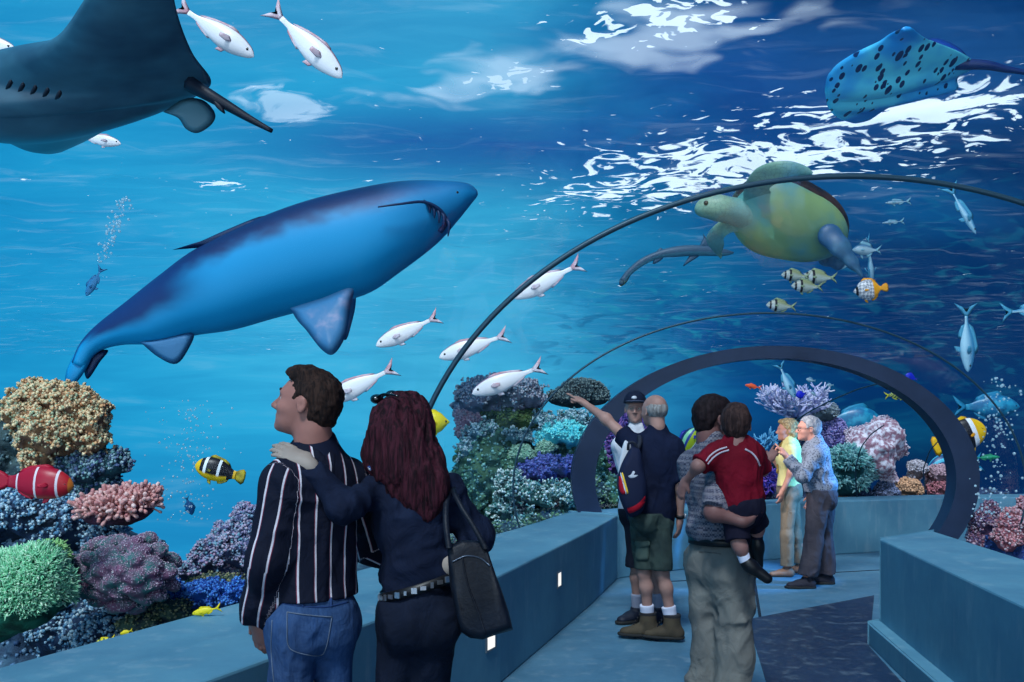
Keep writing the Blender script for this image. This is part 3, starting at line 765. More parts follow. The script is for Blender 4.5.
for k in range(5):
    x = 10+k*12.3; y = 82+k*2.6
    pts = [P(x-4, y+7, 5.60), P(x, y+2, 5.58), P(x+1, y-2, 5.56), P(x+7, y+4, 5.57)][:3]
    mk('gill_slit', *tube(crom(np.array(pts), 10), [.004, .008, .012, .014, .014, .014, .014, .012, .008, .004], 6), M_gill, o)
def spot_skin(t):
    v = t.co('Object'); vo = t.n('ShaderNodeTexVoronoi'); t.set(vo, 'Vector', t.mapping(v, sc=(1, .3, 1))); t.set(vo, 'Scale', 16.0)
    rd = t.n('ShaderNodeSeparateColor'); t.set(rd, 0, vo.outputs['Color'])
    thr = t.math('MULTIPLY_ADD', rd.outputs[0], .62, -.10); f = t.math('LESS_THAN', vo.outputs['Distance'], thr)
    g = t.noise(v, 1.6, 3); c = t.mix(t.sstep(g, .38, .62), lin((40, 160, 236)), lin((110, 236, 255)))
    return t.mix(f, c, lin((10, 36, 92)))
M_spot, t, b = newmat('spotted_ray_skin'); t.set(b, 'Base Color', spot_skin(t)); t.set(b, 'Roughness', .35)
o = empty('ray', P(890, 80, 9), 'bright blue ray with dark spots in the top right corner', 'ray')
st = [(0, (902, 29, 8.1), (912, 28, 8.1), .02), (0, (889, 35, 8.3), (925, 38, 8.3), .04), (0, (876, 44, 8.42), (938, 43, 8.42), .06), (0, (850, 57, 8.6), (960, 52, 8.6), .09), (0, (830, 72, 8.8), (972, 60, 8.8), .12), (0, (825, 88, 8.95), (974, 68, 8.95), .14),
      (0, (826, 98, 9.1), (958, 78, 9.1), .11), (0, (828, 107, 9.2), (957, 90, 9.2), .08), (0, (833, 114, 9.35), (930, 94, 9.35), .06), (0, (840, 119, 9.45), (893, 106, 9.45), .04), (0, (852, 123, 9.6), (870, 120, 9.6), .015)]
V, Fc = ray_body(st, 70, 36); mk('body', V, Fc, M_spot, o)
V, Fc = pxplate([(918, 44), (935, 38), (955, 45), (966, 56), (950, 60), (930, 56)], 8.95, .02); mk('pelvic_fin', V, Fc, mat('spotted_ray_fin', (16, 60, 140), .4), o)
V, Fc = tube(crom(np.array([P(955, 64, 8.85), P(985, 65, 8.8), P(1005, 69, 8.8), P(1028, 73, 8.8), P(1080, 84, 8.8)]), 24), np.linspace(.06, .012, 24), 8); mk('tail', V, Fc, mat('spotted_ray_tail', (14, 40, 96), .4), o)

# ---- turtle
D = 8.0; px = D/F
o = empty('sea_turtle', P(790, 220, D), 'green sea turtle with pale belly swimming at the upper right', 'turtle')
ax = unit(P(850, 244, D)-P(738, 206, D)); nb = unit(A(-.12, -.85, -.50)-ax*(ax@A(-.12, -.85, -.50))); sd = np.cross(ax, nb)
Rm = np.stack([ax, sd, nb]); c0 = P(791, 224, D)
M_pl, t, b = newmat('turtle_plastron'); v = t.co('Object'); f = t.noise(v, 1.7, 4)
t.set(b, 'Base Color', t.mix(t.sstep(f, .42, .62), lin((78, 138, 136)), lin((122, 152, 100)))); t.set(b, 'Roughness', .5)
bn = t.n('ShaderNodeBump'); t.set(bn, 'Height', t.noise(v, 6, 3)); t.set(bn, 'Strength', .2); t.set(bn, 'Distance', .03); t.set(b, 'Normal', bn.outputs[0])
M_car = mat('turtle_carapace', (26, 22, 30), .5, (60, 40, 36), 5)
def skin_scaly(name, c, c2, sc=26):
    m, t, b = newmat(name); v = t.co('Object'); vo = t.n('ShaderNodeTexVoronoi', feature='DISTANCE_TO_EDGE'); t.set(vo, 'Vector', v); t.set(vo, 'Scale', float(sc))
    col = t.mix(t.sstep(t.noise(v, 3, 3), .4, .6), lin(c), lin(c2)); col = t.mix(t.math('MULTIPLY', t.sstep(vo.outputs[0], .08, .0), .35), col, (.03, .08, .1, 1))
    t.set(b, 'Base Color', col); t.set(b, 'Roughness', .5); return m
M_tsk = skin_scaly('turtle_skin', (88, 140, 140), (126, 164, 140))
V, Q = mesh_sdf([Ell(c0, (58*px, 36*px, 20*px), Rm, .1), Ell(c0-ax*20*px, (38*px, 37*px, 20*px), Rm, .1)], .022); mk('plastron', V, Q, M_pl, o)
cc = c0-nb*9*px+sd*0
V, Q = mesh_sdf([Ell(cc+A(0, 0, .02), (60*px, 39*px, 24*px), Rm, .1), Ell(cc+A(0, 0, .02)-ax*18*px, (42*px, 39*px, 24*px), Rm, .1)], .022, cuts=[(c0+nb*4*px, nb)]); mk('carapace', V, Q, M_car, o)
def T(x, y, d=0): return P(x, y, D+d)
fl = lambda k: (nb*.9+A(0, -.3, 0), k)
bod = [Ell(T(714, 207, -.05), (17*px, 10*px, 10.5*px), np.stack([unit(A(1, 0, -.12)), A(0, 1, 0), unit(A(.12, 0, 1))]), .05), Ell(T(703, 210, -.05), (8*px, 6*px, 6*px), None, .06),
       Cone(T(722, 209, -.05), T(752, 215, 0), 11*px, 17*px, .1), Ell(c0-nb*4*px, (50*px, 30*px, 12*px), Rm, .05)]
V, Q = mesh_sdf(bod, .016); mk('body', V, Q, M_tsk, o)
for secs, dy in (([(743, 200, 776, 204), (744, 188, 771, 193), (748, 178, 770, 188), (757, 168, 778, 183), (772, 162, 790, 179), (790, 161, 802, 176), (806, 166, 810, 175), (813, 172, 812, 175)], [-.12, -.22, -.32, -.42, -.5, -.55, -.58, -.6]),
                 ([(744, 214, 738, 232), (734, 216, 730, 233), (722, 220, 724, 238), (711, 229, 724, 245), (706, 240, 722, 252), (712, 250, 722, 256), (719, 257, 721, 259)], [.02, .08, .15, .22, .3, .35, .38])):
    V, Fc, at = outline_body(secs, D, .26, 36, 14, dys=dy); mk('front_flipper', V, Fc, M_tsk, o)
M_tfl = skin_scaly('turtle_hind_flipper', (36, 80, 120), (60, 110, 140))
for pts, rr in ([[(830, 236, -.25), (840, 247, -.3), (852, 262, -.3), (862, 276, -.3)], [12, 9, 5, 2]], [[(830, 250, .15), (826, 258, .2), (838, 264, .25), (846, 262, .3)], [8, 7, 5, 3]]):
    V, Q = mesh_sdf([Cone(T(*pts[i]), T(*pts[i+1]), rr[i]*px, rr[i+1]*px, .06, flat=(A(0, -1, 0), 2.0)) for i in range(3)], .014); mk('hind_flipper', V, Q, M_tfl, o)
for sg in (-1, 1):
    V, Fc = sphere(T(706, 203, -.05+sg*.075), .022); mk('eye', V, Fc, M_eye, o)

# ---- small fish with patterns
M_pork = fishmat('banded_fish_skin', lambda t, x, z: t.mix(t.sstep(z, -.2, .7), bars(t, x, [(0, (190, 200, 200)), (.13, (12, 16, 26)), (.20, (190, 200, 200)), (.33, (12, 16, 26)), (.42, (175, 190, 180))]), bars(t, x, [(0, (150, 160, 150)), (.13, (12, 16, 26)), (.20, (150, 160, 150)), (.33, (12, 16, 26)), (.42, (140, 150, 110))])))
M_pkfin = mat('banded_fish_fin', (130, 150, 120), .5)
PD = iter((9.3, 9.75, 9.0, 9.3))
for nose, tail, lb in (((781, 275), (811, 277), 'silver fish with two black bars, foremost of the upper three below the turtle'), ((802, 277), (838, 278), 'silver fish with two black bars, rightmost of the four under the turtle'),
                       ((791, 286), (824, 287), 'silver fish with two black bars, under the pair of the group of three'), ((766, 305), (797, 307), 'lowest silver fish with two black bars, alone below the group of three')):
    fish('banded_fish', lb, nose, tail, next(PD), 'deep', (M_pork, M_pkfin, M_eye), 'black barred silver fish under the turtle', hscale=.85)
M_sil = fishmat('silver_fish_skin', lambda t, x, z: t.mix(t.sstep(z, .1, .8), lin((150, 180, 195)), lin((60, 105, 140))))
M_sfin = mat('silver_fish_fin', (110, 160, 180), .5)
fish('silver_fish', 'small silver fish with a tall back fin at the tail end of the turtle', (852, 250), (882, 250), 8.9, 'deep', (M_sil, M_sfin, M_eye), 'small silver fish behind the turtle', dors=1.8, hscale=.8)
fish('silver_fish', 'small silver fish just under the hind flipper of the turtle', (826, 262), (857, 264), 8.7, 'deep', (M_sil, M_sfin, M_eye), 'small silver fish behind the turtle', hscale=.8)
def bfly(t, x, z):
    v = t.co('Object'); ch = t.n('ShaderNodeTexChecker'); t.set(ch, 0, t.mapping(v, rot=(0, .8, 0))); t.set(ch, 'Scale', 42.0)
    c = t.mix(ch.outputs[1], lin((215, 215, 218)), lin((140, 146, 158))); c = t.mix(t.sstep(x, .66, .70), c, lin((235, 160, 20)))
    return t.mix(t.math('MULTIPLY', t.sstep(x, .08, .1), t.sstep(x, .17, .15)), c, lin((15, 15, 22)))
fish('butterflyfish', 'white lattice patterned butterflyfish with an orange rear', (853, 292), (889, 287), 8.6, 'disc', (fishmat('butterflyfish_skin', bfly), mat('orange_fin', (225, 150, 20), .5), M_eye), tailk='fan', hscale=.86)
blue = (M_pale, M_pfin, M_eye)
fish('jackfish', 'pale silvery blue fish swimming down just above the butterflyfish', (876, 284), (864, 236), 9.4, 'slim', blue, 'silvery blue fish on the right', yaw=.2, cat='fish', hscale=.9)
fish('jackfish', 'thin silvery fish curving down beside the upper right ripples', (976, 234), (948, 184), 8.4, 'slim', blue, 'silvery blue fish on the right', hscale=.6)
fish('jackfish', 'pale blue fish diving straight down above the large teal fish', (968, 372), (966, 302), 10.2, 'slim', blue, 'silvery blue fish on the right', hscale=1.0)
fish('jackfish', 'pale blue fish whose forked tail shows at the right edge', (1060, 306), (1000, 313), 9.0, 'slim', blue, 'silvery blue fish on the right', hscale=.9)
fish('jackfish', 'pale blue fish diving towards the white staghorn coral', (795, 398), (778, 362), 12.2, 'slim', blue, 'silvery blue fish on the right', hscale=1.1)
fish('jackfish', 'small pale sliver of a fish right of the turtle, the upper one', (885, 203), (912, 201), 11, 'slim', (M_sil, M_sfin, M_eye), 'pale slivers right of the turtle', hscale=.7)
fish('jackfish', 'small pale sliver of a fish right of the turtle, the lower one', (882, 223), (905, 221), 11, 'slim', (M_sil, M_sfin, M_eye), 'pale slivers right of the turtle', hscale=.6)
fish('teal_fish', 'large teal fish with forked tail behind the bubbles at the right', (1020, 407), (952, 407), 13.2, 'deep', (M_bluefish, M_bluefin, M_eye), hscale=.75, flip=False, group='large teal fish')
fish('teal_fish', 'large teal fish swimming behind the pink fan coral', (884, 424), (818, 420), 13.2, 'deep', (M_bluefish, M_bluefin, M_eye), hscale=1.0, group='large teal fish')
def clown2(t, x, z):
    c = bars(t, x, [(0, (235, 190, 20)), (.15, (16, 18, 30)), (.24, (232, 240, 245)), (.31, (16, 18, 30)), (.57, (232, 240, 245)), (.63, (16, 18, 30)), (.93, (230, 180, 30))])
    return t.mix(t.sstep(z, -.35, -.6), c, t.mix(t.math('GREATER_THAN', x, .80), lin((235, 190, 20)), c))
M_cl2 = fishmat('striped_clownfish_skin', clown2)
M_dkfin = mat('dark_green_fin', (40, 60, 40), .5, (190, 170, 40), 12)
M_yfin = mat('yellow_fin', (232, 185, 25), .5, (225, 150, 20), 5)
fish('clownfish', 'yellow and black clownfish with white bars left of the couple', (195, 465), (246, 478), 4.6, 'clown', (M_cl2, M_dkfin, M_eye), 'banded clownfish', tailk='fan', hscale=1.0, wr=.5)
fish('clownfish', 'black and yellow clownfish passing behind the broad dark rib', (986, 428), (932, 448), 12.9, 'clown', (fishmat('black_clownfish_skin', lambda t, x, z: bars(t, x, [(0, (240, 190, 20)), (.2, (238, 180, 20)), (.26, (235, 235, 240)), (.36, (14, 16, 26)), (.86, (235, 180, 30))])), M_yfin, M_eye), 'banded clownfish', tailk='fan', hscale=1.25)
def redc(t, x, z):
    c = bars(t, x, [(0, (200, 110, 40)), (.07, (178, 30, 40)), (.2, (225, 215, 225)), (.235, (170, 14, 48)), (.53, (225, 215, 225)), (.565, (165, 10, 46)), (.84, (225, 215, 225)), (.87, (165, 12, 48))])
    return c
M_red = fishmat('red_clownfish_skin', redc); M_rfin = mat('red_fin', (165, 14, 48), .5, (190, 30, 60), 5)
fish('clownfish', 'deep red clownfish with thin white bars in front of the left reef', (74, 486), (-8, 480), 4.3, 'clown', (M_red, M_rfin, M_eye), 'banded clownfish', tailk='fan', hscale=.9, wr=.45, dors=.6)
M_yel = fishmat('yellow_tang_skin', lambda t, x, z: t.mix(t.math('LESS_THAN', x, .06), lin((232, 214, 30)), lin((200, 200, 40)))); M_yf2 = mat('yellow_tang_fin', (225, 205, 30), .5)
fish('yellow_fish', 'round bright yellow fish beside the long red hair', (450, 422), (404, 424), 5.6, 'disc', (M_yel, M_yf2, M_eye), hscale=.8, tailk='fan', eye=.035, dors=.6)
ysm = (fishmat('small_yellow_skin', lambda t, x, z: t.mix(t.math('LESS_THAN', t.math('FRACT', t.math('MULTIPLY', x, 4.0)), .35), lin((215, 205, 30)), lin((60, 90, 50)))), M_yf2, M_eye)
yup = (M_yel, M_yf2, M_eye)
fish('yellow_fish', 'small yellow fish with dark bars under the brain coral', (96, 643), (116, 637), 4.2, 'slim', ysm, 'small yellow fish by the parapet', hscale=1.3)
fish('yellow_fish', 'tiny plain yellow fish under the brain coral', (120, 634), (133, 630), 4.2, 'slim', yup, 'small yellow fish by the parapet', hscale=1.4)
fish('yellow_fish', 'small yellow fish under the blue coral next to the striped sleeve', (192, 614), (222, 607), 4.2, 'slim', yup, 'small yellow fish by the parapet', hscale=1.1)
fish('yellow_fish', 'pale yellow finned fish at the top right of the broad rib', (908, 392), (884, 396), 12.6, 'deep', (fishmat('yellow_striped_skin', lambda t, x, z: t.mix(t.math('LESS_THAN', t.math('FRACT', t.math('MULTIPLY', t.math('ADD', x, t.math('MULTIPLY', z, .15)), 7.0)), .45), lin((180, 190, 90)), lin((20, 50, 70)))), mat('pale_yellow_fin', (190, 190, 60), .5), M_eye))['label'] = 'yellow and black striped fish inside the top right of the broad rib'
fish('orange_fish', 'small orange fish above the child', (745, 385), (762, 388), 12.4, 'slim', (mat('orange_skin', (230, 90, 50), .5), mat('orange_fin2', (220, 90, 60), .5), M_eye), hscale=1.1)
M_rb = mat('royal_blue_skin', (24, 40, 190), .4); M_rbf = mat('royal_blue_fin', (20, 34, 150), .4)
fish('blue_fish', 'vivid blue fish in front of the white staghorn coral', (796, 396), (807, 393), 12.0, 'deep', (M_rb, M_rbf, M_eye), 'vivid blue fish', hscale=1.5)
fish('blue_fish', 'vivid blue fish behind the upper right of the broad rib', (905, 375), (918, 380), 12.0, 'deep', (M_rb, M_rbf, M_eye), 'vivid blue fish', hscale=1.2)
fish('blue_fish', 'small vivid blue fish at the purple coral of the middle reef', (566, 471), (577, 475), 10.6, 'deep', (M_rb, M_rbf, M_eye), 'vivid blue fish')
for nose, tail, lb in (((806, 379), (816, 381), 'tiny white fish above the staghorn coral'), ((826, 385), (834, 385), 'faint white fish right of the tiny white one'), ((811, 392), (817, 396), 'tiny white fish nearest to the head of the staghorn coral')):
    fish('white_fish', lb, nose, tail, 12.3, 'deep', (M_sil, M_sfin, M_eye), 'tiny white fish inside the rib', n=12, hscale=.9)
def angelf(t, x, z): return bars(t, t.math('MULTIPLY_ADD', z, .5, .5), [(0, (20, 60, 130)), (.12, (200, 220, 210)), (.3, (150, 170, 30)), (.62, (30, 60, 140)), (.75, (120, 190, 150)), (.9, (20, 40, 90))])
fish('angelfish', 'blue and yellow striped angelfish between the backpack man and the father', (699, 426), (680, 460), 8.9, 'disc', (fishmat('angelfish_skin', angelf), M_rbf, M_eye), hscale=.8)
fish('green_fish', 'slim green fish beside the bubbles right of the broad rib', (1000, 457), (972, 458), 12.5, 'slim', (mat('green_skin', (40, 150, 110), .5), mat('green_fin', (40, 130, 100), .5), M_eye), hscale=.7)
fish('striped_fish', 'large blue fish with light stripes inside the right edge of the broad rib', (925, 476), (984, 462), 14.5, 'deep', (fishmat('teal_striped_skin', lambda t, x, z: t.mix(t.math('LESS_THAN', t.math('FRACT', t.math('MULTIPLY', z, 2.6)), .5), lin((70, 180, 210)), lin((10, 70, 120)))), M_bluefin, M_eye), hscale=1.2)
fish('dark_fish', 'small dark blue fish under a trail of bubbles at the upper left', (86, 296), (103, 266), 8.5, 'slim', (mat('dusky_skin', (40, 120, 170), .5), mat('dusky_fin', (40, 110, 160), .5), M_eye), hscale=1.2, eye=.02)
fish('blue_fish', 'faint blue fish low in front of the left water near the bubbles', (192, 515), (186, 496), 8.5, 'deep', (mat('faint_skin', (30, 100, 160), .5), M_bluefin, M_eye), 'vivid blue fish')['group'] = 'faint blue fish'

# ---- bubbles
M_bub, t, b = newmat('bubble'); t.set(b, 'Base Color', lin((190, 225, 240))); t.set(b, 'Roughness', .15); t.set(b, 'Alpha', .45); t.set(b, 'Specular IOR Level', .8)
IC_V, IC_F = sphere((0, 0, 0), 1, 5, 8)
def tri(Fc):
    r = []
    for f in Fc:
        for k in range(1, len(f)-1): r.append((f[0], f[k], f[k+1]))
    return np.array(r)
IC_T = tri(IC_F)
def bubbles(label, pts, rad):
    pos = np.array(pts); V, Fs, _ = scatter(IC_V, IC_T, pos, np.tile(A(0, 0, 1), (len(pos), 1)), np.array(rad))
    tag(mk('bubbles', V, Fs, M_bub, origin=pos.mean(0)), label, 'bubbles', kind='stuff')
rb = random.Random(5)
def col(x0, x1, y0, y1, D, n, r0, r1, jit=14, dd=.3):
    ps = []; rs = []
    for i in range(n):
        f = rb.random(); ps.append(P(x0+(x1-x0)*f+rb.gauss(0, jit), y0+(y1-y0)*f, D+rb.uniform(-dd, dd))); rs.append(rb.uniform(r0, r1)*D/F)
    return ps, rs
bubbles('column of rising air bubbles right of the broad rib', *col(1000, 992, 378, 520, 9.1, 170, .5, 1.7, 11, .15))
bubbles('fine rising bubbles below the banded clownfish on the left', *col(192, 188, 400, 525, 6.2, 240, .3, 1.3, 16))
bubbles('wisp of bubbles trailing up from the small dark fish', *col(100, 126, 262, 196, 8.5, 120, .3, 1.6, 4))
# ================================================================== reefs
def polymat(name, cols, rough=.65, lo=0, hi=1):
    m, t, b = newmat(name); a = t.attr('rnd'); n = len(cols)
    t.set(b, 'Base Color', t.ramp(a, [(i/max(1, n-1), lin(c)) for i, c in enumerate(cols)])); t.set(b, 'Roughness', rough); t.set(b, 'Specular IOR Level', .25)
    return m
def L(px, py, rx, D, ry=None, dz=None, k=None):
    """a lump whose outline is rx by ry pixels at distance D"""
    ry = rx if ry is None else ry; s = D/F; dz = (rx+ry)/2 if dz is None else dz
    return Ell(P(px, py, D), (rx*s, dz*s, ry*s), None, k if k is not None else min(rx, ry)*s*.35)
BEADT = (OCT_V, OCT_F); SPIKE = spike_t(5, .35); BULB = spike_t(6, .5, True)
def surf(V, Q, n, up=-.35, front=True):
    N = vnormals(V, Q); ok = (N[:, 2] > up)
    if front: ok &= (N[:, 1] < .45)
    idx = np.where(ok)[0]; pick = idx[RS.randint(0, len(idx), n)]
    j = RS.randn(n, 3); return V[pick]+j*.3*np.linalg.norm(V[Q[:2000, 0]]-V[Q[:2000, 1]], axis=1).mean(), N[pick]
def coral(name, label, lumps, D, base, cols, kind='bead', n=1500, size=2.0, rough_px=3.0, freq=.25, group=None, cat='coral', res=3.0, height=3.0, lean=.3, base2=None, worl=0.0, up=-.35, part='polyps', stuff=True):
    s = D/F; c0 = np.mean([q.c for q in lumps], 0); sd = RS.randint(1000)
    f1 = freq/s
    def disp(p):
        d = -fbm(p*f1*.45, 3, sd)*rough_px*s
        if worl: d = d+worl*s*(worley(p*f1*.30, sd)-.5)
        return d
    V, Q = mesh_sdf(lumps, res*s, disp=disp, dmax=(rough_px*1.6+worl)*s)
    o = empty(name, (c0[0], c0[1], max(-.4, min(q.lo[2] for q in lumps)+.1)), label, cat, group)
    mb = mat(name+'_base', base, .8, base2 or tuple(int(x*.55) for x in base), 1.2/(s*20), bump=.5, bsc=1/(s*4))
    mk('coral_base', V, Q, mb, o)
    if n:
        pos, nr = surf(V, Q, n, up)
        sc_ = size*s*(.6+.8*RS.rand(n))
        tv, tf = {'bead': BEADT, 'spike': SPIKE, 'bulb': BULB}[kind]
        if kind != 'bead': sc_ = np.stack([sc_*.5, sc_*.5, sc_*height*(.6+.6*RS.rand(n))], 1)
        PV, PF, rnd = scatter(tv, tf, pos, nr, sc_, lean=lean)
        mk(part, PV, PF, polymat(name+'_'+part, cols), o, attrs={'rnd': rnd}, kind='stuff' if stuff else None)
    return o
def rock(name, label, lumps, D, c, c2, rough_px=6, freq=.2, group=None, res=4, n=0, cols=None, size=2, **k):
    return coral(name, label, lumps, D, c, cols or [(150, 180, 190), (90, 130, 150)], 'bead', n, size, rough_px, freq, group, 'rock', res, base2=c2, part='crust', **k)
def branching(name, label, px, py, D, rpx, cols, n0=14, depth=3, seglen=8, r0=2.2, spread=.75, upw=.5, group=None, flat=.6, seed=1, stem=None):
    s = D/F; rg = random.Random(seed); V = []; Fc = []; R = []; off = 0
    parts = []; rn = []
    def grow(p, d, l, r, k):
        q = p+d*l*.5+A(rg.gauss(0, .08), rg.gauss(0, .08), rg.gauss(0, .08))*l; e = q+unit(d+A(0, 0, .25))*l*.5
        v, f = tube([p, q, e, e+(e-q)*.15], [r, r*.85, r*.7, r*.3], 5); parts.append((v, f)); rn.append(np.full(len(v), rg.random()*.5+(.5 if k <= 0 else 0)*rg.random()))
        if k > 0:
            for _ in range(rg.choice((2, 3, 3))):
                nd = unit(d+A(rg.gauss(0, spread), rg.gauss(0, spread), rg.gauss(0, spread*flat)+.15)); grow(e, nd, l*rg.uniform(.6, .9), r*.74, k-1)
    c = P(px, py, D)
    for i in range(n0):
        a = rg.uniform(0, 6.283); e = rg.uniform(-.1, 1.2)
        d = unit(A(math.cos(a), math.sin(a)*.8, upw+e*flat)); grow(c+d*rpx*s*.15, d, seglen*s*rg.uniform(.8, 1.2), r0*s, depth)
    o = empty(name, c, label, 'coral', group)
    V, Fc = join(parts); mk('branches', V, Fc, polymat(name+'_branches', cols), o, attrs={'rnd': np.concatenate(rn)})
    if stem:
        V, Fc = tube(crom(np.array([P(*stem, D)+A(0, 0, -.3), P(*stem, D), c+A(0, 0, .02)]), 12), np.linspace(.12, .07, 12), 10); mk('stem', V, Fc, mat(name+'_stem', (70, 80, 100), .8, (40, 50, 70)), o)
    return o
# ---------------- left reef
GL = 'rocks of the left reef'
rock('reef_rock', 'dark blue encrusted rock mass at the bottom left corner', [L(20, 660, 70, 5.9, 60), L(100, 650, 70, 6.0, 50), L(190, 640, 70, 6.1, 55), L(-60, 560, 60, 6.0, 90), L(30, 560, 60, 6.1, 60), L(110, 590, 60, 6.1, 60), L(60, 740, 160, 6.0, 60), L(230, 700, 100, 6.2, 70)], 6.0, (34, 58, 84), (60, 96, 120), 9, .16, n=2600, cols=[(40, 70, 110), (120, 160, 190), (70, 110, 150)], size=2.6)
rock('reef_rock', 'dark rock under the orange tree coral at the left edge', [L(5, 450, 32, 5.7, 34), L(40, 470, 34, 5.7, 24), L(-30, 430, 30, 5.7, 40), L(60, 500, 30, 5.8, 30), L(-20, 500, 40, 5.8, 40)], 5.7, (26, 46, 60), (60, 84, 88), 6, .22, n=1400, cols=[(60, 90, 100), (120, 150, 160), (40, 70, 70)], size=2.0)
rock('reef_rock', 'knobbly teal rock between the orange and the pink coral', [L(92, 468, 24, 5.35, 20), L(116, 463, 14, 5.35, 12), L(84, 492, 24, 5.4, 16), L(70, 462, 14, 5.35, 14), L(104, 486, 18, 5.4, 16)], 5.35, (40, 84, 96), (26, 44, 62), 5, .3, n=1600, cols=[(70, 130, 130), (160, 190, 200), (60, 80, 120), (90, 110, 150)], size=1.8)
coral('encrusting_coral', 'white and blue crusted coral bed below the red clownfish', [L(20, 510, 34, 5.15, 24), L(60, 522, 34, 5.2, 26), L(100, 535, 24, 5.25, 22), L(-20, 520, 30, 5.1, 30), L(110, 640, 40, 5.1, 34), L(70, 620, 40, 5.2, 40), L(140, 640, 26, 5.1, 30)], 5.15, (36, 60, 92), [(40, 80, 120), (200, 225, 235), (110, 165, 195), (60, 110, 150), (170, 205, 220)], n=5200, size=1.9, rough_px=5, freq=.3)
coral('tree_coral', 'orange and cream bushy coral at the top of the left reef', [L(40, 402, 26, 5.3, 20), L(70, 405, 26, 5.3, 20), L(92, 418, 15, 5.3, 18), L(20, 412, 18, 5.25, 16), L(50, 432, 30, 5.25, 24), L(38, 455, 16, 5.25, 18), L(92, 440, 16, 5.3, 14)], 5.3, (150, 112, 80), [(226, 178, 128), (236, 226, 186), (190, 130, 90), (150, 180, 150), (236, 206, 166)], n=5200, size=1.7, rough_px=7, freq=.35, base2=(96, 70, 60))
# pink brush coral
o = coral('brush_coral', 'salmon pink brush coral with frilly tubes above the brain coral', [L(120, 512, 26, 5.0, 14), L(142, 506, 12, 5.0, 14), L(96, 514, 12, 5.0, 10)], 5.0, (96, 60, 84), [(180, 116, 120), (226, 176, 170), (196, 136, 136), (236, 210, 206)], 'bulb', 900, 3.4, 2, height=3.2, lean=.35, up=-.1)
rbz = random.Random(4); blobs = [L(125, 572, 44, 4.85, 32, k=.02), L(98, 570, 22, 4.85, 24, k=.02), L(152, 570, 22, 4.85, 24, k=.02)]
pk = []
while len(pk) < 34:
    u_, v_ = rbz.uniform(-1, 1), rbz.uniform(-1, 1); r2 = u_*u_+v_*v_
    if r2 > 1 or any(((u_-a_)/.26)**2+((v_-b_)/.21)**2 < 1 for a_, b_ in pk):
        if rbz.random() < .002: break
        continue
    pk.append((u_, v_)); dd_ = 4.85-.27*math.sqrt(max(0, 1.05-r2)); tw = rbz.uniform(-.5, .5)
    Rr = np.array([[math.cos(tw), 0, math.sin(tw)], [0, 1, 0], [-math.sin(tw), 0, math.cos(tw)]]); sc_ = 4.85/F
    blobs.append(Ell(P(125+u_*49, 572-v_*36, dd_), (rbz.uniform(10, 16)*sc_, 9*sc_, rbz.uniform(6, 8.5)*sc_), Rr, .010))
coral('brain_coral', 'large mauve folded brain coral in the left reef', blobs, 4.8, (118, 78, 108), [(150, 92, 124), (205, 185, 205), (130, 110, 140), (150, 120, 150), (215, 220, 225)], n=9000, size=.62, rough_px=1.0, freq=.3, base2=(50, 110, 110), res=1.7, lean=.2)
coral('anemone_coral', 'big pale green grassy coral at the left edge', [L(18, 592, 44, 4.45, 40), L(-10, 600, 40, 4.5, 44), L(38, 570, 26, 4.45, 24), L(62, 588, 12, 4.5, 20)], 4.45, (48, 130, 100), [(80, 170, 130), (170, 230, 190), (120, 205, 160), (215, 245, 220)], 'spike', 8000, 1.9, 1.5, height=2.6, lean=.45)
coral('anemone_coral', 'smaller round green grassy coral behind the big one', [L(50, 556, 15, 4.65, 12), L(42, 566, 12, 4.65, 12)], 4.65, (50, 120, 80), [(80, 160, 100), (170, 220, 150), (120, 190, 120)], 'spike', 1100, 2.4, 1.2, height=2.2, lean=.4)
coral('lilac_coral', 'lilac and pink knobbly coral left of the striped sleeve', [L(232, 540, 20, 5.6, 18), L(250, 522, 18, 5.6, 18), L(212, 556, 18, 5.6, 18), L(256, 548, 18, 5.6, 26), L(226, 572, 22, 5.7, 20), L(196, 570, 14, 5.6, 14)], 5.6, (80, 90, 130), [(130, 130, 180), (200, 190, 210), (90, 120, 160), (180, 150, 180), (110, 170, 190), (150, 170, 200)], n=3600, size=1.6, rough_px=5, freq=.35)
coral('blue_coral', 'bright blue spongy coral just above the parapet', [L(206, 590, 22, 5.1, 9), L(190, 600, 16, 5.1, 8), L(222, 600, 18, 5.1, 9), L(240, 590, 12, 5.1, 10), L(176, 590, 8, 5.1, 10)], 5.1, (30, 90, 180), [(30, 100, 200), (90, 160, 230), (40, 80, 170), (20, 60, 130)], n=2200, size=1.3, rough_px=4, freq=.5)
rock('reef_rock', 'olive and dark rubble rock low against the parapet', [L(170, 612, 24, 5.0, 12), L(216, 600, 40, 5.3, 26), L(140, 625, 22, 4.9, 10)], 5.0, (60, 84, 70), (30, 46, 60), 4, .4, n=1200, cols=[(90, 110, 80), (150, 150, 110), (50, 80, 90)], size=1.4)
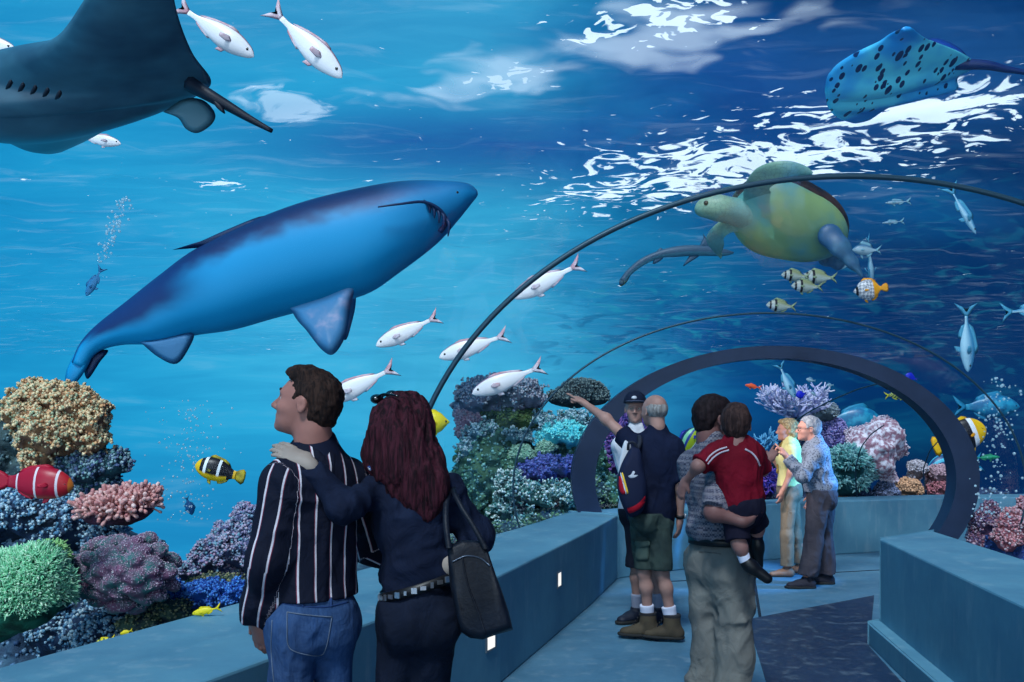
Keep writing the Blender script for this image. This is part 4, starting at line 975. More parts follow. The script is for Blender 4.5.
# ---------------- middle reef
GM = 11.0
rock('reef_rock', 'big mossy dark green rock of the middle reef', [L(490, 470, 34, GM, 46), L(470, 500, 26, GM, 34), L(520, 500, 40, GM, 44), L(560, 500, 44, GM, 50), L(600, 520, 34, GM+.4, 50), L(470, 560, 40, GM, 50), L(540, 570, 70, GM, 50), L(505, 440, 26, GM, 20), L(570, 460, 34, GM+.2, 30)], GM, (30, 72, 66), (60, 98, 72), 6, .3, n=5200, cols=[(40, 100, 90), (90, 140, 110), (30, 80, 90), (130, 190, 190), (60, 110, 90)], size=1.6, res=2.4)
coral('table_coral', 'grey lilac table coral on top of the middle reef', [L(498, 388, 36, GM-.2, 12), L(478, 398, 22, GM-.2, 14), L(520, 396, 24, GM-.2, 14), L(500, 402, 40, GM, 8), L(466, 412, 12, GM, 14)], GM, (110, 116, 140), [(150, 160, 180), (190, 195, 205), (110, 120, 150), (90, 140, 160)], n=4200, size=1.1, rough_px=5, freq=.4)
coral('pink_coral', 'dull pink coral patch at the left shoulder of the middle reef', [L(470, 418, 15, GM-.1, 12), L(464, 430, 9, GM-.1, 10)], GM, (140, 110, 130), [(170, 130, 150), (190, 170, 180), (110, 130, 150)], n=900, size=1.1, rough_px=2)
rock('reef_rock', 'mossy green ledge under the grey table coral', [L(516, 420, 28, GM-.1, 13), L(500, 412, 22, GM-.1, 8)], GM, (60, 84, 44), (28, 46, 40), 3, .4, n=900, cols=[(80, 110, 60), (40, 70, 50)], size=1.3, res=2)
coral('table_coral', 'dark overhanging table coral behind the pointing hand', [L(582, 388, 22, GM+.2, 9), L(572, 398, 26, GM+.2, 10), L(596, 396, 14, GM+.2, 9)], GM, (30, 52, 62), [(60, 90, 100), (130, 150, 150), (30, 60, 70)], n=1600, size=.9, rough_px=1.5, freq=.4)
coral('soft_coral', 'glowing turquoise rounded coral of the middle reef', [L(565, 434, 24, GM-.3, 11), L(548, 436, 12, GM-.3, 9), L(582, 438, 11, GM-.3, 9)], GM, (84, 216, 228), [(100, 235, 240), (140, 235, 235), (70, 190, 210)], n=1800, size=1.0, rough_px=5, freq=.4, base2=(60, 170, 200))
coral('encrusting_coral', 'pale blue lumpy corals in a band across the middle reef', [L(485, 432, 18, GM-.2, 8), L(468, 450, 9, GM-.2, 14), L(512, 436, 20, GM-.2, 7), L(545, 422, 18, GM-.2, 5), L(575, 420, 14, GM-.2, 5), L(495, 446, 12, GM-.2, 6)], GM, (90, 140, 160), [(120, 170, 190), (190, 215, 225), (80, 130, 150), (110, 170, 160)], n=3000, size=1.2, rough_px=8, freq=.5)
coral('brain_coral', 'small pale green round coral heads in the middle reef', [L(522, 455, 12, GM-.4, 11), L(545, 449, 11, GM-.4, 8), L(510, 468, 8, GM-.35, 10)], GM, (100, 150, 130), [(120, 170, 150), (160, 200, 180), (90, 140, 130)], n=1000, size=1.1, rough_px=3, worl=5)
coral('purple_coral', 'violet blue coral mound in the middle reef', [L(548, 470, 26, GM-.5, 12), L(528, 474, 14, GM-.5, 10), L(570, 468, 12, GM-.5, 10)], GM, (66, 74, 150), [(80, 84, 170), (110, 130, 200), (60, 70, 140), (50, 90, 160)], n=2400, size=1.1, rough_px=7, freq=.5)
coral('staghorn_coral', 'white and teal knobbed coral low in the middle reef', [L(540, 496, 28, GM-.7, 10), L(512, 490, 14, GM-.7, 16), L(560, 500, 18, GM-.7, 10), L(506, 512, 14, GM-.7, 12), L(524, 522, 16, GM-.7, 8)], GM, (70, 120, 120), [(140, 190, 190), (220, 235, 235), (90, 150, 150), (60, 110, 100)], 'bulb', 1700, 2.0, 8, freq=.5, height=1.6)
rock('reef_rock', 'green and blue mottled rubble at the foot of the middle reef', [L(590, 500, 20, GM-.3, 22), L(560, 520, 34, GM-.7, 12), L(520, 530, 30, GM-.8, 10), L(480, 540, 30, GM-.8, 16)], GM, (46, 80, 60), (30, 60, 84), 3, .4, n=1600, cols=[(60, 110, 90), (110, 150, 110), (50, 90, 120), (150, 190, 190)], size=1.4, res=2.2)
coral('gorgonian_coral', 'pinkish violet bushy coral seen through the left of the broad rib', [L(622, 440, 14, 12.4, 26), L(614, 462, 12, 12.4, 22), L(632, 468, 14, 12.4, 24), L(640, 440, 14, 12.6, 20)], 12.4, (70, 60, 120), [(110, 80, 160), (160, 120, 190), (80, 60, 140), (60, 80, 150)], 'spike', 2200, 1.8, 2.5, freq=.4, height=2.4, lean=.6)
rock('reef_rock', 'green weedy rock below the violet coral behind the backpack', [L(620, 496, 24, 12.2, 16), L(650, 500, 26, 12.4, 30), L(640, 540, 50, 12.4, 36)], 12.2, (44, 96, 84), (24, 56, 70), 3, .4, n=1100, cols=[(70, 140, 120), (110, 170, 150), (40, 90, 90)], size=1.5, res=2.4)
# ---------------- reef beyond the far parapet
GD = 13.2
rock('reef_rock', 'low dark rock ridge behind the far parapet', [L(700, 540, 50, GD+.3, 46), L(770, 530, 60, GD+.3, 44), L(850, 522, 60, GD+.3, 32), L(930, 520, 50, GD+.2, 32), L(745, 480, 20, GD, 34), L(792, 470, 18, GD+.2, 50), L(830, 460, 18, GD+.4, 30), L(985, 530, 40, GD, 40)], GD, (24, 40, 66), (50, 66, 100), 4, .3, n=2000, cols=[(50, 70, 110), (90, 120, 150), (40, 60, 100)], size=1.4, res=2.8)
branching('staghorn_coral', 'white branching staghorn coral above the elderly couple', 794, 418, GD-.5, 30, [(150, 160, 215), (205, 205, 235), (235, 232, 245)], 34, 3, 12.5, 1.9, .6, .25, flat=.5, seed=3, stem=(794, 440))
coral('grey_coral', 'greyish rounded coral right of the white staghorn coral', [L(823, 412, 15, GD-.3, 9), L(812, 416, 10, GD-.3, 7)], GD, (110, 130, 140), [(150, 165, 170), (100, 120, 140)], n=700, size=1.1, rough_px=1.5)
coral('purple_coral', 'violet coral between the child and the woman in yellow', [L(748, 470, 15, GD-.5, 20), L(760, 484, 15, GD-.5, 18), L(740, 488, 12, GD-.5, 14)], GD, (80, 56, 130), [(110, 70, 170), (150, 110, 200), (60, 60, 170), (40, 50, 160)], 'spike', 1500, 1.7, 2, height=2.2, lean=.6)
branching('blue_soft_coral', 'light blue feathery coral between the child and the woman in yellow', 758, 455, GD-.8, 18, [(60, 140, 190), (120, 190, 225)], 16, 2, 12, 1.6, .5, .2, seed=8)
coral('violet_coral', 'violet and blue coral right behind the head of the old man', [L(832, 428, 13, GD-.2, 12), L(842, 440, 12, GD-.2, 10), L(826, 445, 10, GD-.2, 12)], GD, (90, 84, 150), [(120, 110, 180), (170, 160, 210), (60, 90, 160)], n=1200, size=1.1, rough_px=2)
coral('anemone_coral', 'teal spiky anemone coral right of the old man', [L(848, 462, 18, GD-.6, 16), L(846, 480, 20, GD-.5, 16), L(860, 470, 14, GD-.4, 18)], GD, (40, 104, 110), [(70, 150, 150), (150, 200, 200), (50, 110, 130)], 'spike', 1500, 1.7, 1.5, height=2.4, lean=.5)
# pink folded fan coral
def fan_sheet(name, label, ctrl, D, cols, th=.05):
    G = np.array([[P(x, y, D+d) for x, y, d in row] for row in ctrl]); a = np.array([crom(r, 40) for r in G]); g = np.array([crom(a[:, j], 46) for j in range(40)])
    n, m = g.shape[:2]; du = np.gradient(g, axis=0); dv_ = np.gradient(g, axis=1); nr = np.cross(du, dv_); nr /= np.linalg.norm(nr, axis=2)[..., None]
    ed = (1-np.abs(np.linspace(-1, 1, n))**6)[:, None]*(1-np.abs(np.linspace(-1, 1, m))**6)[None]
    wob = fbm(g.reshape(-1, 3)*5, 3, 9).reshape(n, m)*.09
    wob2 = worley(g.reshape(-1, 3)*14, 4).reshape(n, m)*.035
    up = g+nr*((th*ed+wob-wob2)[..., None]); dn = g-nr*((th*ed-wob)[..., None])
    V = np.concatenate([up.reshape(-1, 3), dn.reshape(-1, 3)]); N = n*m; Fc = []
    for i in range(n-1):
        for j in range(m-1):
            q = i*m+j; Fc.append((q, q+1, q+m+1, q+m)); Fc.append((N+q, N+q+m, N+q+m+1, N+q+1))
    for i in range(n-1):
        Fc.append((i*m, (i+1)*m, N+(i+1)*m, N+i*m)); q = i*m+m-1; Fc.append((q, N+q, N+q+m, q+m))
    for j in range(m-1):
        Fc.append((j, N+j, N+j+1, j+1)); q = (n-1)*m+j; Fc.append((q, q+1, N+q+1, N+q))
    o = empty(name, g[20, -1], label, 'coral')
    mk('fan', V, Fc, mat(name+'_flesh', cols[0], .7, cols[2], 16, bump=.8, bsc=18, lo=.42, hi=.62), o)
    T2 = np.array([f for f in Fc if max(f) < N]); pos, nn = surf(V[:N], T2, 6000, -2, False); nn = nn*np.sign(-nn[:, 1:2])
    PV, PF, r = scatter(*BEADT, pos+nn*.01, nn, .014*(.5+.8*RS.rand(6000))); mk('polyps', PV, PF, polymat(name+'_polyps', cols[1:]), o, attrs={'rnd': r}, kind='stuff')
fan_sheet('fan_coral', 'large pink and white folded fan coral beyond the far parapet', [[(848, 436, 0), (862, 424, -.1), (882, 416, -.1), (896, 424, .1)], [(850, 448, -.2), (866, 438, -.3), (886, 434, -.3), (903, 446, .0)], [(858, 456, -.2), (872, 452, -.35), (888, 454, -.35), (904, 452, .1)], [(866, 462, -.1), (876, 464, -.2), (888, 472, -.2), (896, 466, 0)], [(874, 474, 0), (882, 478, -.1), (890, 482, -.1), (897, 482, 0)]], 12.9, [(150, 112, 130), (200, 172, 190), (226, 222, 235), (170, 140, 165)])
for lb, x, y, r, c in (('cream round coral head, uppermost of the small heap by the broad rib', 917, 468, 9, (170, 165, 175)), ('pinkish coral head at the right end of the small heap by the broad rib', 938, 474, 12, (170, 140, 150)),
                       ('orange centred coral head on the far parapet reef, leftmost of the small heap', 908, 487, 12, (190, 150, 120)), ('rosy rubble coral at the right end above the far parapet', 942, 489, 14, (170, 110, 120)), ('grey blue low coral right of the fan coral foot', 886, 493, 13, (110, 120, 150)), ('small orange coral tuft beside the old man at the far parapet', 839, 497, 6, (190, 130, 90))):
    coral('round_coral', lb, [L(x, y, r, 12.9, r*.8), L(x+r*.6, y+r*.3, r*.6, 12.9), L(x-r*.3, y+r*.9, r*.7, 12.95)], 12.9, tuple(int(v*.75) for v in c), [c, tuple(min(255, int(v*1.25)) for v in c), tuple(int(v*.7) for v in c)], n=700, size=1.1, rough_px=2, freq=.5, res=1.6)
# ---------------- right reef
GR = 9.35
rock('reef_rock', 'deep blue rock foot of the reef at the lower right', [L(1012, 556, 26, GR+.1, 22), L(1050, 560, 40, GR, 30), L(1020, 600, 40, GR, 40), L(1000, 548, 12, GR+.2, 16)], GR, (20, 44, 96), (40, 70, 120), 4, .3, n=1300, cols=[(30, 60, 130), (60, 100, 170), (30, 50, 100)], size=1.6)
coral('pink_coral', 'rosy pink rough coral heaps at the right edge by the parapet block', [L(1014, 522, 16, GR-.1, 12), L(1008, 538, 14, GR-.1, 12), L(1030, 508, 14, GR, 12), L(1034, 530, 18, GR, 18)], GR, (150, 84, 96), [(180, 100, 110), (215, 170, 180), (130, 70, 90), (200, 190, 200)], n=2400, size=1.3, rough_px=4, freq=.4)
coral('mixed_coral', 'pink and white coral just right of the foot of the broad rib', [L(984, 524, 13, GR+.35, 14), L(990, 510, 9, GR+.35, 9), L(978, 540, 10, GR+.35, 10), L(984, 560, 14, GR+.35, 20)], GR, (120, 90, 120), [(170, 120, 140), (210, 190, 205), (90, 90, 140), (150, 90, 100)], n=1600, size=1.2, rough_px=3, freq=.4)
# ================================================================== people
def axes(f, u=(0, 0, 1)):
    f = unit(f); s = unit(np.cross(A(*u), f)); u = np.cross(f, s); return f, s, u        # forward, left, up
def hand(w, d, n, th, curl, sc=1.0, k=.006, thumb_out=.7, point=None):
    """w wrist, d finger direction, n palm side normal, th direction towards the thumb side"""
    d = unit(d); n = unit(n-d*(A(*n)@d)); th = unit(np.cross(n, d))*np.sign(np.cross(n, d)@A(*th)+1e-6)
    pr = [Ell(w+d*.045*sc, (.052*sc, .040*sc, .017*sc), np.stack([d, th, n]), .02), Cone(w-d*.01, w+d*.03*sc, .026*sc, .026*sc, .02, flat=(n, 1.4))]
    lens = (.072, .080, .075, .058); rr = (.0092, .0095, .009, .008)
    for i, off in enumerate((.029, .010, -.010, -.028)):
        c = curl if np.isscalar(curl) else curl[i]
        if point is not None and i == 0: c = point
        p = w+d*(.082-.004*abs(i-1))*sc+th*off*sc; dd = unit(d+th*off*1.2); ang = c*.6
        r = rr[i]*sc
        for j, fr in enumerate((.45, .31, .24)):
            q = p+(dd*math.cos(ang)+n*math.sin(ang))*lens[i]*fr*sc
            pr.append(Cone(p, q, r, r*.92, k)); p = q; r *= .92; ang += c
    p = w+d*.022*sc+th*.026*sc; dd = unit(d*.75+th*thumb_out+n*.25)
    q = p+dd*.034*sc; e = q+unit(dd*.6+d*.6)*.028*sc
    pr += [Cone(w+d*.02*sc, p, .016*sc, .014*sc, .015), Cone(p, q, .0125*sc, .011*sc, k), Cone(q, e, .011*sc, .009*sc, k)]
    return pr
def head(c, f, u=(0, 0, 1), s=1.0, fem=False, child=False, ears=True, lips=1.0):
    """c: between the ears at eye height. returns prims and a local->world function"""
    f, l, u = axes(f, u); R = np.stack([f, l, u]); W = lambda x, y, z: c+s*(x*f+y*l+z*u)
    e = lambda ctr, r, k=.02, neg=False: Ell(W(*ctr), tuple(q*s for q in r), R, k*s, neg)
    j = .9 if fem else 1.0; cb = 1.12 if child else 1
    pr = [e((-.016, 0, .032), (.098, .075, .084)), e((.030, 0, .0), (.064, .064, .072), .03),
          e((.034, 0, -.045), (.056, .056*j, .060), .03), e((.046, 0, -.078), (.040, .042*j, .034), .03), e((.078, 0, -.098), (.016, .018, .014), .02),
          e((.074, 0, .022), (.020, .050, .012), .02),
          Cone(W(.086, 0, .014), W(.115, 0, -.031), .0075*s, .0100*s, .009*s), e((.102, .011, -.036), (.012, .008, .0075), .006), e((.100, -.011, -.036), (.012, .008, .0075), .006),
          e((.090, .031, .0), (.012, .016, .010), .012, True), e((.090, -.031, .0), (.012, .016, .010), .012, True),
          e((.060, .040, -.028), (.026, .020, .020), .02), e((.060, -.040, -.028), (.026, .020, .020), .02),
          e((.088, 0, -.060), (.010, .023, .0055*lips), .005), e((.086, 0, -.071), (.0105, .020, .0062*lips), .005), e((.100, 0, -.0655), (.010, .024, .0016), .003, True),
          Cone(W(-.030, 0, -.02), W(-.045, 0, -.115), .055*s*j, .054*s*j, .03*s)]
    if ears:
        for sg in (1, -1):
            pr += [e((-.010, sg*.078, -.008), (.017, .009, .029), .006), e((-.008, sg*.087, -.006), (.010, .007, .018), .006, True)]
    return pr, W, R
def eyes(W, s, root_part, iris):
    for sg in (1, -1):
        V, Fc = sphere(W(.0745, sg*.031, -.001), .0118*s, 10, 14); mk('eye', V, Fc, M_eyew, root_part)
        V, Fc = sphere(W(.0805, sg*.031, -.001), .0066*s, 8, 10); mk('iris', V, Fc, iris, root_part)
M_eyew = mat('eye_white', (170, 165, 160), .4); M_iris = mat('iris_dark', (50, 36, 26), .2)
def skinmat(name, c, c2=None):
    m, t, b = newmat(name); v = t.co('Object'); n1 = t.noise(v, 7, 3)
    t.set(b, 'Base Color', t.mix(t.sstep(n1, .35, .65), lin(c), lin(c2 or tuple(int(x*.9) for x in c)))); t.set(b, 'Roughness', .55); t.set(b, 'Specular IOR Level', .3)
    return m
def hairmat(name, c, c2, sc=60, st=(1, 1, .12), bump=.5):
    m, t, b = newmat(name); v = t.mapping(t.co('Object'), sc=st); n1 = t.noise(v, sc, 5, .7, .6)
    t.set(b, 'Base Color', t.mix(t.sstep(n1, .38, .62), lin(c), lin(c2))); t.set(b, 'Roughness', .75); t.set(b, 'Specular IOR Level', .12)
    bn = t.n('ShaderNodeBump'); t.set(bn, 'Height', n1); t.set(bn, 'Strength', bump); t.set(bn, 'Distance', .01); t.set(b, 'Normal', bn.outputs[0]); return m
def folds(amp=.006, fr=9, s=0, st=(1, 1, .6)):
    def f(p):
        q = p*fr*np.array(st); w = np.stack([vnoise(q*.6, s+40), vnoise(q*.6, s+41), vnoise(q*.6, s+42)], 1)
        return -amp*.8*fbm(q, 2, s)+amp*1.6*(np.abs(vnoise(q*1.3+w*1.4, s+9))-.3)+amp*.8*(np.abs(vnoise(q*2.6+w*2, s+19))-.3)
    return f
def addbump(m, sc=14, st=.5, dist=.02, stretch=(1, 1, .7)):
    t = NT(m.node_tree); b = m.node_tree.nodes['Principled BSDF']; v = t.mapping(t.co('Object'), sc=stretch)
    bn = t.n('ShaderNodeBump'); t.set(bn, 'Height', t.noise(v, sc, 4, .55, 1.0)); t.set(bn, 'Strength', st); t.set(bn, 'Distance', dist); t.set(b, 'Normal', bn.outputs[0]); return m
class Body:
    """skeleton joints -> signed distance pieces for skin and clothes"""
    def __init__(s, J, f, sc=1.0, fem=False, w=1.0):
        s.J = J; s.f = unit(A(f[0], f[1], 0)); s.sc = sc; s.fem = fem; s.w = w; s.lw = 1.0
        s.l = unit(np.cross(A(0, 0, 1), s.f))
    def torso(s, g=0.0, k=.05, belly=0.0):
        J, sc, w = s.J, s.sc, s.w; fl = (s.f, 1.45)
        up = unit(J['neck']-J['pelvis']); l = unit(J['shL']-J['shR']); fw = unit(np.cross(l, up)); R = np.stack([fw, l, up])
        s.fw = fw; s.up = up
        ch = J['pelvis']+(J['neck']-J['pelvis'])*.66; wa = J['pelvis']+(J['neck']-J['pelvis'])*.28
        cw, ww, hw = ((.150, .122, .168) if s.fem else (.170, .150, .160))
        pr = [Ell(ch, ((.118)*sc+g, cw*sc*w+g, .20*sc+g), R, k), Ell(wa, (.105*sc+belly+g, ww*sc*w+g, .17*sc+g), R, k),
              Ell(J['pelvis'], (.118*sc+g, hw*sc*w+g, .125*sc+g), R, k),
              Cone(J['shL']-l*.02*sc, J['shR']+l*.02*sc, .060*sc+g, .060*sc+g, k), Cone(J['neck']-up*.04*sc, J['neck']+up*.03*sc, .075*sc+g, .055*sc+g, k)]
        if s.fem: pr += [Ell(ch+fw*.07*sc+l*q*.07*sc, (.065*sc+g, .065*sc+g, .065*sc+g), R, k) for q in (1, -1)]
        return pr
    def arm(s, side, g=0.0, to=1.0, k=.03, cut=False, g2=None):
        J = s.J; sc = s.sc*(.88 if s.fem else 1); a, b, c = J['sh'+side], J['el'+side], J['wr'+side]; g2 = g if g2 is None else g2
        if to <= .5:
            e = a+(b-a)*(to*2); r = .050*sc+(.040-.050)*sc*to*2
            return [Cone(a, e, .054*sc+g, r+g2, k, cutb=cut)]
        pr = [Cone(a, b, .054*sc+g, .040*sc+g, k), Ell(b, (.042*sc+g,)*3, None, k)]
        e = b+(c-b)*((to-.5)*2); pr.append(Cone(b, e, .042*sc+g, (.042-.014*(to-.5)*2)*sc+g2, k, cutb=cut)); return pr
    def leg(s, side, g=0.0, to=1.0, k=.04, cut=False, g2=None):
        J = s.J; sc = s.sc*s.w*s.lw; a, b, c = J['hp'+side], J['kn'+side], J['an'+side]; g2 = g if g2 is None else g2
        if to <= .5:
            e = a+(b-a)*to*2; return [Cone(a, e, .086*sc+g, (.086-.028*to*2)*sc+g2, k, cutb=cut)]
        mid = b+(c-b)*.3; bk = -s.f*.012*sc
        pr = [Cone(a, b, .086*sc+g, .054*sc+g, k)]
        if g < .012 and to >= 1 and not cut: pr += [Cone(b, mid+bk, .050*sc+g, .049*sc+g, k), Cone(mid+bk, c, .049*sc+g, .034*sc+g, k)]
        else:
            e = b+(c-b)*((to-.5)*2); pr.append(Cone(b, e, .058*sc+g, .045*sc+g2, k, cutb=cut))
        return pr
    def foot(s, side, toe, g=0.0):
        c = s.J['an'+side]; d = unit(A(*toe, 0)); sc = s.sc; zf = c[2]-.055*sc
        h = A(c[0], c[1], zf)-d*.03*sc; return [Cone(c, h+A(0, 0, .0), .036*sc+g, .034*sc+g, .03), Cone(h, h+d*.10*sc-A(0, 0, .0), .036*sc+g, .036*sc+g, .03, flat=(A(0, 0, 1), 1.15)), Cone(h+d*.10*sc, h+d*.19*sc-A(0, 0, .012*sc), .040*sc+g, .028*sc+g, .03, flat=(A(0, 0, 1), 1.4))]
def build(root, name, prims, h, m, cuts=(), disp=None, dmax=.012, attrs=None, parent=None):
    V, Q = mesh_sdf(prims, h, cuts, disp, dmax)
    return mk(name, V, Q, m, parent or root, attrs=attrs(V) if attrs else None)
def shoe(root, b, side, toe, m, g=.012, sole=None, h=.007, high=0.0, name='shoe'):
    c = b.J['an'+side]; d = unit(A(*toe, 0)); sc = b.sc
    pr = b.foot(side, toe, g); fl = c[2]-.095*sc
    fl = max(fl, b.floor if hasattr(b, 'floor') else -9)
    if high: pr.append(Cone(c-A(0, 0, .02), c+A(0, 0, high), .042*sc+g, .045*sc+g, .02, cutb=True))
    o = build(root, name, pr, h, m, cuts=[((0, 0, fl), (0, 0, -1)), ((0, 0, c[2]+(high if high else .015)), (0, 0, 1))], dmax=0)
    if sole:
        pr = [Cone(A(c[0], c[1], fl+.008)-d*.035*sc, A(c[0], c[1], fl+.008)+d*.10*sc, (.040)*sc+g, .046*sc+g, .02), Cone(A(c[0], c[1], fl+.008)+d*.10*sc, A(c[0], c[1], fl+.008)+d*.17*sc, .046*sc+g, .036*sc+g, .02)]
        build(root, 'sole', pr, h, sole, cuts=[((0, 0, fl+.022), (0, 0, 1)), ((0, 0, fl), (0, 0, -1))], dmax=0, parent=o)
    return o
def segdist(p, a, b):
    ba = b-a; h = np.clip((p-a)@ba/(ba@ba), 0, 1); return np.linalg.norm(p-a-np.outer(h, ba), axis=1)
def stripe_attr(b, nrm=(0, 1, 0)):
    """cloth coordinate across the stripes: sideways on the back, across the arm on sleeves"""
    J = b.J
    def f(V):
        ut = (V-J['pelvis'])@b.l; d = np.full(len(V), 9.); u = ut.copy()
        dt = segdist(V, J['pelvis'], J['neck'])-.13*b.sc
        best = dt
        for sd in 'LR':
            for a, e in ((J['sh'+sd], J['el'+sd]), (J['el'+sd], J['wr'+sd])):
                dd = segdist(V, a, e)-.035; ax = unit(e-a); ac = unit(np.cross(ax, A(*nrm))); uu = (V-a)@ac+.012
                m = dd < best-.0; u[m] = uu[m]; best = np.minimum(best, dd)
        return {'u': u}
    return f
def px(x, y, D): return P(x, y, D)

# ---------------------------------------------------------------- man in the striped shirt
D = 3.1
def Q1(x, y, d=0): return P(x, y, D+d)
J = dict(neck=Q1(316, 452, .02), pelvis=Q1(312, 612, .02), shL=Q1(284, 485, -.10), shR=Q1(352, 482, .14), elL=Q1(268, 560, -.13), wrL=Q1(259, 617, -.02), elR=Q1(370, 545, .36), wrR=Q1(398, 560, .36),
         hpL=Q1(293, 622, -.05), hpR=Q1(331, 622, .06), knL=Q1(290, 738, -.05), knR=Q1(334, 738, .05), anL=Q1(288, 848, -.02), anR=Q1(336, 848, .10))
J['anL'][2] = J['anR'][2] = .095
b1 = Body(J, (-.50, .86), 1.0, False, .93); b1.floor = 0
man = empty('person', (J['pelvis'][0], J['pelvis'][1], 0), 'man with short dark hair, navy shirt with thin white stripes and blue jeans', 'person')
hc = P(307, 404, D); S1 = 1.0
hp, W1, R1 = head(hc, (-1, .12, .24), (.24, 0, 1), 1.0)
skin1 = skinmat('tan_skin', (158, 108, 98))
bp = b1.torso(-.01)+hp+b1.arm('L', -.004)+b1.arm('R', -.004)+b1.leg('L')+b1.leg('R')+b1.foot('L', (-.6, .8))+b1.foot('R', (-.4, .9))
bp += hand(J['wrL'], (0.02, .15, -1), (.5, .8, 0), (-.5, .6, 0), .45)+hand(J['wrR'], (.8, -.35, -.3), (-.3, .2, .9), (0, 0, 1), .3)
bp.append(Cone(W1(-.045, 0, -.08), J['neck'], .055, .062, .03))
build(man, 'body', bp, .0065, skin1, dmax=0)
body1 = man.children[-1] if False else [c for c in COL.objects if c.parent == man][-1]
eyes(W1, 1.0, man, M_iris)
M_hair1 = hairmat('brown_hair', (26, 19, 19), (54, 38, 33), 90)
s = 1.0
hair = [Ell(W1(-.020, 0, .038), (.099*s, .081*s, .086*s), R1, .02), Ell(W1(-.058, 0, -.008), (.058*s, .070*s, .080*s), R1, .03), Ell(W1(.052, 0, .092), (.044*s, .052*s, .024*s), R1, .03), Ell(W1(.010, 0, .103), (.055*s, .055*s, .022*s), R1, .03),
        Ell(W1(.082, 0, .0), (.058*s, .12*s, .088*s), R1, .008, True), Ell(W1(-.006, .09, -.030), (.034*s, .05*s, .056*s), R1, .006, True), Ell(W1(-.006, -.09, -.030), (.034*s, .05*s, .056*s), R1, .006, True), Ell(W1(.03, 0, -.08), (.06*s, .12*s, .07*s), R1, .01, True)]
build(man, 'hair', hair, .0055, M_hair1, disp=lambda p: -.005*fbm(p*38, 3, 3)-.004*np.abs(vnoise(p*70, 5)), dmax=.012)
V, Fc = tube(crom(np.array([W1(.094, .012, .024), W1(.091, .030, .030), W1(.074, .050, .024)]), 10), [.003, .005, .006, .006, .006, .006, .006, .005, .004, .003], 6); mk('eyebrow', V, Fc, M_hair1, man)
V, Fc = tube(crom(np.array([W1(.094, -.012, .024), W1(.091, -.030, .030), W1(.074, -.050, .024)]), 10), [.003, .005, .006, .006, .006, .006, .006, .005, .004, .003], 6); mk('eyebrow', V, Fc, M_hair1, man)
M_str, t, b = newmat('striped_shirt_cloth'); u = t.attr('u')
f = t.math('FRACT', t.math('DIVIDE', u, .056)); a_ = t.math('ABSOLUTE', t.math('SUBTRACT', f, .5))
w_ = t.math('LESS_THAN', a_, .055); r_ = t.math('MULTIPLY', t.math('LESS_THAN', a_, .10), t.math('GREATER_THAN', f, .5))
c = t.mix(r_, lin((20, 24, 40)), lin((120, 50, 70))); c = t.mix(w_, c, lin((200, 195, 205)))
t.set(b, 'Base Color', c); t.set(b, 'Roughness', .8); t.set(b, 'Specular IOR Level', .1)
g = .016
sh = b1.torso(g, .06)+b1.arm('L', .016, 1.0, .04, True, .026)+b1.arm('R', .02, .97, .04, True)
sh += [Ell(Q1(262, 600, -.04), (.058, .07, .05), None, .04)]
build(man, 'shirt', sh, .0065, M_str, cuts=[lambda p: np.where(np.minimum(segdist(p, b1.J['elL'], b1.J['wrL']), segdist(p, b1.J['elR'], b1.J['wrR'])) < .085, -1., Q1(312, 597)[2]-p[:, 2])], disp=folds(.011, 8, 3, (1, 1, .7)), dmax=.02, attrs=stripe_attr(b1))
M_navy = mat('navy_collar_cloth', (20, 26, 46), .8, spec=.1)
nk = J['neck']
build(man, 'collar', [Cone(nk+A(0, 0, -.035), nk+A(-.012, 0, .042), .098, .078, .01, cutb=True, cuta=True)], .005, M_navy, dmax=0)
def denim(name, c, c2):
    m, t, b = newmat(name); v = t.co('Object'); n1 = t.noise(v, 4, 5, .6); n2 = t.noise(t.mapping(v, sc=(1, 1, .2)), 120, 2)
    cc = t.mix(t.sstep(n1, .35, .65), lin(c), lin(c2)); cc = t.mix(t.math('MULTIPLY', n2, .25), cc, lin((110, 140, 180)))
    t.set(b, 'Base Color', cc); t.set(b, 'Roughness', .85); t.set(b, 'Specular IOR Level', .1); return m
M_jeans = denim('blue_denim', (20, 44, 82), (34, 66, 112))
def trousers(b, g, to=1.0, gk=.012, waist=.10, hip=0.0, kk=.045):
    J = b.J; pr = [Ell(J['pelvis'], (.122*b.sc+g, (.165+hip)*b.sc*b.w+g, .13*b.sc+g), np.stack([b.f, b.l, A(0, 0, 1)]), .04), Cone(J['pelvis'], J['pelvis']+A(0, 0, waist), .0+.125*b.sc*b.w+g, .115*b.sc*b.w+g, .04, flat=(b.f, 1.15))]
    for sd in 'LR': pr += b.leg(sd, g, to, kk, True, g+gk)
    for q in (.06, -.06): pr.append(Ell(J['pelvis']-b.f*.045*b.sc+b.l*q*b.sc*b.w-A(0, 0, .05*b.sc), (.084*b.sc*b.w+g*.5,)*3, None, .05))
    return pr
wz1 = P(0, 594, D)[2]
build(man, 'jeans', trousers(b1, .008, .98, .012, .10, -.014), .007, M_jeans, cuts=[((0, 0, wz1), (0, 0, 1))], disp=folds(.009, 8, 8), dmax=.02)
M_stitch = mat('denim_stitch', (60, 96, 140), .8)
def pocket(root, b, c0, w, h, m, off=.0, name='pocket'):
    """raised patch that follows the seat: projected outline as a thin tube loop"""
    pass
shoe(man, b1, 'L', (-.6, .8), mat('brown_shoe', (50, 36, 30), .5)); shoe(man, b1, 'R', (-.4, .9), bpy.data.materials['brown_shoe'])
